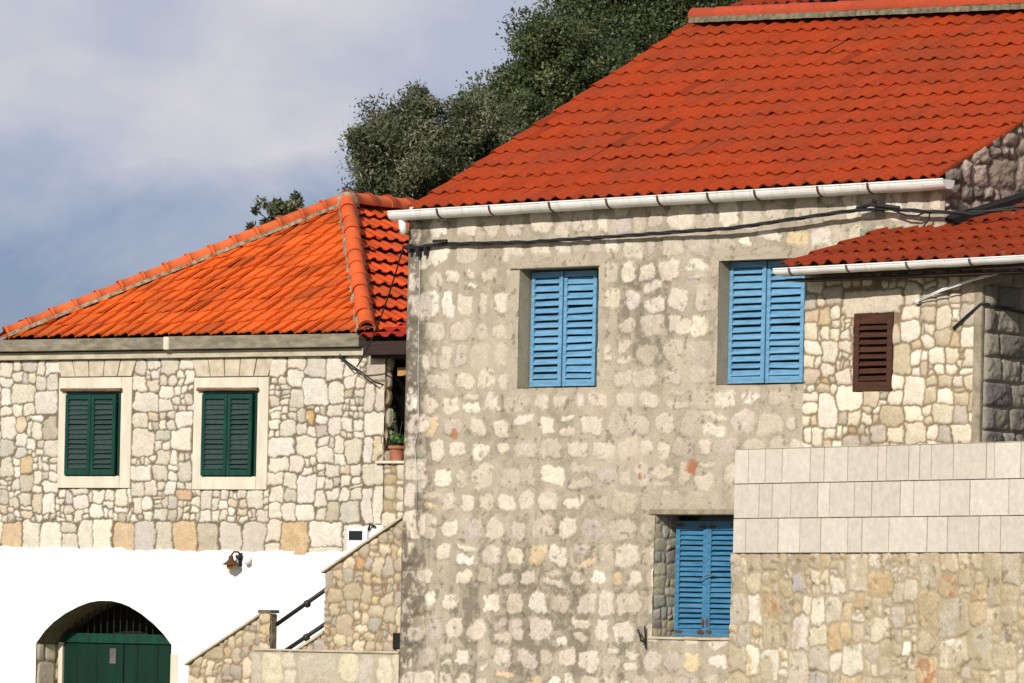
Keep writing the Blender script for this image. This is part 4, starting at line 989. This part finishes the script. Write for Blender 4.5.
mb = MB(); mb.box(-.89, -.695, y0 - .05, y0 + .13, 2.375, 2.415); mb.build('pillar_cap', M_GALV, ST, bevel=.006)
mb = MB()
for i in range(22):
    xa = -2.0 + i * .28; za = .16 * (i + 1)
    if xa > 1.1: break
    mb.box(xa, xa + .28, y0 + .29, -.04, 0, .55 + za - .16 * 0)
mb.build('steps', M_CONC, ST)
for z0_, z1_ in ((2.27, 2.72), (1.88, 2.31)):
    mb = MB(); mb.tube([(-.72, y0 + .1, z0_ - .03), (.088, y0 + .1, z1_ - .01)], .026, 10)
    mb.lathe([(.001, -.05), (.04, -.03), (.045, 0), (.04, .03), (.001, .05)], (-.26, y0 + .1, (z0_ + z1_) / 2), 10)
    mb.build('handrail', M_IRON, ST, smooth=True)
mb = MB(); mb.box(1.12, 1.30, y0 - .034, y0 - .01, 1.98, 2.17); mb.build('drain_hole', M_DARK, ST, bevel=.01)
LW = thing('low_wall', 'low pale stone block wall in front of the staircase', 'wall', LP, LR)
def lwf(X, Z):
    rng = random.Random(2); return field(X, Z, coursed(-.85, 1.4, 0, 1.93, rng, .25, .32, .14, .34, .1), rng, .012, [(lin(222, 210, 186, .72), 3), (lin(208, 198, 178, .70), 3), (lin(194, 186, 168, .68), 2)], .06, .008, .018, (3, 6), .05, (.80, 1), lin(196, 184, 160, .7), (), 0, .014, .16)
wallgrid('wall_face', LW, lines(-.83, 1.37, .0135), lines(0.4, 1.925, .0125), lwf, off=-1.42)
mb = MB(); mb.box(-.815, 1.36, -1.40, -1.27, 0, 1.92); mb.build('wall_core', M_MORTAR, LW)
mb = MB(); mb.box(-.80, 1.37, -1.445, -1.26, 1.928, 1.952); mb.build('coping', M_CONC2, LW, bevel=.005)

# ================================================================== HOUSE BEHIND
B = thing('hillside_house', 'house up the hill of which only the dark red roof shows over the ridge', 'house', MP, MR)
mb = MB(); mb.prism([(-4.5, 1), (3.6, 1), (3.6, 10.35), (-4.5, 10.35)], 10.8, 15.4); mb.build('wall', M_RENDER, B)
tile_roof('roof', B, (-4.45, 10.4, 10.64), (8.2, 0, 0), (0, 2.9, 1.35), 40, 8, lin(166, 50, 14, .58), 51, amp=.04, lift=.05, jit=.12)
tile_roof('roof', B, (3.75, 15.9, 10.42), (-8.4, 0, 0), (0, -2.6, 1.35), 40, 8, lin(196, 54, 30, .8), 52, amp=.04)
mb = MB(); mb.add([(-4.6, 10.45, 10.40), (3.7, 10.45, 10.40), (3.7, 13.3, 11.74), (-4.6, 13.3, 11.74), (-4.6, 15.85, 10.4), (3.7, 15.85, 10.4)], [(0, 1, 2, 3), (3, 2, 5, 4), (0, 4, 5, 1), (0, 3, 4), (1, 5, 2)]); mb.build('roof_deck', M_WOODD, B)
caps('ridge_tiles', B, (-4.45, 13.3, 12.02), (3.75, 13.3, 12.02), 20, .11, lin(170, 60, 24, .6), 53, collar=False)

# ================================================================== TREES
def tree(name, label, cx, cy, ctr, rad, nclump, nleaf, lsize, seed, mat, lean=0, aspect=.42, shell=.55, csz=(.16, .34), group='trees on the hillside', crown_mix=(.1, .9)):
    rs = np.random.RandomState(seed); z0 = float(ground_z(np.array(cx), np.array(cy)))
    t = thing(name, label, 'tree', (cx, cy, z0), 0, group)
    ctr = np.array(ctr) - np.array([cx, cy, z0]); rad = np.array(rad)
    d = rs.normal(size=(nclump, 3)); d /= np.linalg.norm(d, axis=1)[:, None]; d[:, 2] = np.where(d[:, 2] < -.5, -d[:, 2] * .5, d[:, 2])
    rr = shell + (1 - shell) * rs.rand(nclump) ** .7
    # lumpy crown outline
    lump = 1 + .22 * np.sin(d[:, 0] * 4.3 + seed) * np.cos(d[:, 2] * 5.1 + seed * 2) + .12 * np.sin(d[:, 1] * 9)
    P = ctr + d * rad * (rr * lump)[:, None]
    cs = rs.uniform(*csz, size=nclump) * rad.min() * .9
    per = nleaf // nclump; n = per * nclump
    own = np.repeat(np.arange(nclump), per)
    u = rs.normal(size=(n, 3)); u /= np.linalg.norm(u, axis=1)[:, None]
    q = P[own] + u * (cs[own] * (.35 + .75 * rs.rand(n) ** .6))[:, None] * np.array([1, 1, .85])
    # sprigs that poke out
    spk = rs.rand(n) < .06; q[spk] += u[spk] * (cs[own][spk] * .5)[:, None]
    ax = rs.normal(size=(n, 3)) + u * .8 + np.array([0, 0, .3]); ax /= np.linalg.norm(ax, axis=1)[:, None]
    bx_ = np.cross(ax, u + .4 * rs.normal(size=(n, 3))); bx_ /= np.linalg.norm(bx_, axis=1)[:, None] + 1e-9
    s = lsize * rs.uniform(.6, 1.35, n)[:, None]
    V = np.stack([q - ax * s, q + bx_ * s * aspect, q + ax * s, q - bx_ * s * aspect], 1).reshape(-1, 3)
    Fq = np.arange(n * 4).reshape(n, 4)
    tone = np.clip(rs.normal(.45, .20, nclump)[own] + rs.normal(0, .13, n), 0, 1)
    C = np.repeat(np.stack([tone, tone * 0, tone * 0], 1), 4, axis=0)
    npmesh('crown', V, Fq, mat, t, C)
    mb = MB(); base = Vector((0, 0, -.3)); top = Vector(ctr) - Vector((0, 0, rad[2] * .2)); rng = random.Random(seed)
    tr_ = rad.min() * .07
    mb.tube([base, base.lerp(top, .4) + Vector((rng.uniform(-.15, .15), 0, 0)), top], [tr_ * 1.5, tr_, tr_ * .6], 9)
    for k in range(min(nclump, 46)):
        e = Vector(P[k]); m_ = top.lerp(e, .5) + Vector((0, 0, -.1 * rad[2])); st_ = base.lerp(top, rng.uniform(.5, 1))
        mb.tube([st_, m_, e], [tr_ * .45, tr_ * .25, .012], 5)
    mb.build('trunk', M_BARK, t, smooth=True)
    return t
def W2(u, v, D):   # where a crown centre seen in that direction stands at that distance
    xc, yc = (u - 512) / 6000, (650 - v) / 6000
    return ((xc * cr - yc * sr) * D, D, 2 + (xc * sr + yc * cr) * D)
def put(name, label, u, v, D, ru, rv, *a, **k):
    c = W2(u, v, D); r = (ru * D / 6000, ru * D / 6000 * .9, rv * D / 6000)
    return tree(name, label, c[0], c[1], c, r, *a, **k)
put('olive_tree', 'grey green olive tree with a ragged crown behind the low house roof', 430, 170, 96, 84, 76, 230, 84000, .040, 11, M_OLIVE, aspect=.34, shell=.42, csz=(.15, .30))
put('olive_tree', 'small olive treetop peeping over the left slope of the orange roof', 280, 216, 97, 31, 28, 24, 1500, .055, 22, M_OLIVE, aspect=.34, shell=.45, csz=(.16, .30))
put('evergreen_tree', 'dark evergreen tree between the olive tree and the red roof', 572, 110, 102, 84, 86, 240, 90000, .035, 31, M_OAK, aspect=.5)
put('evergreen_tree', 'tall dark evergreen tree rising out of the top of the photo', 652, 44, 106, 90, 92, 240, 90000, .036, 43, M_OAK, aspect=.5)
put('evergreen_tree', 'dark evergreen tree directly above the end of the red ridge', 690, 10, 108, 90, 80, 200, 75000, .036, 52, M_OAK, aspect=.5)
put('evergreen_tree', 'dark low evergreen tree half hidden behind the long red roof', 510, 160, 99, 56, 62, 150, 50000, .036, 63, M_OAK, aspect=.5)
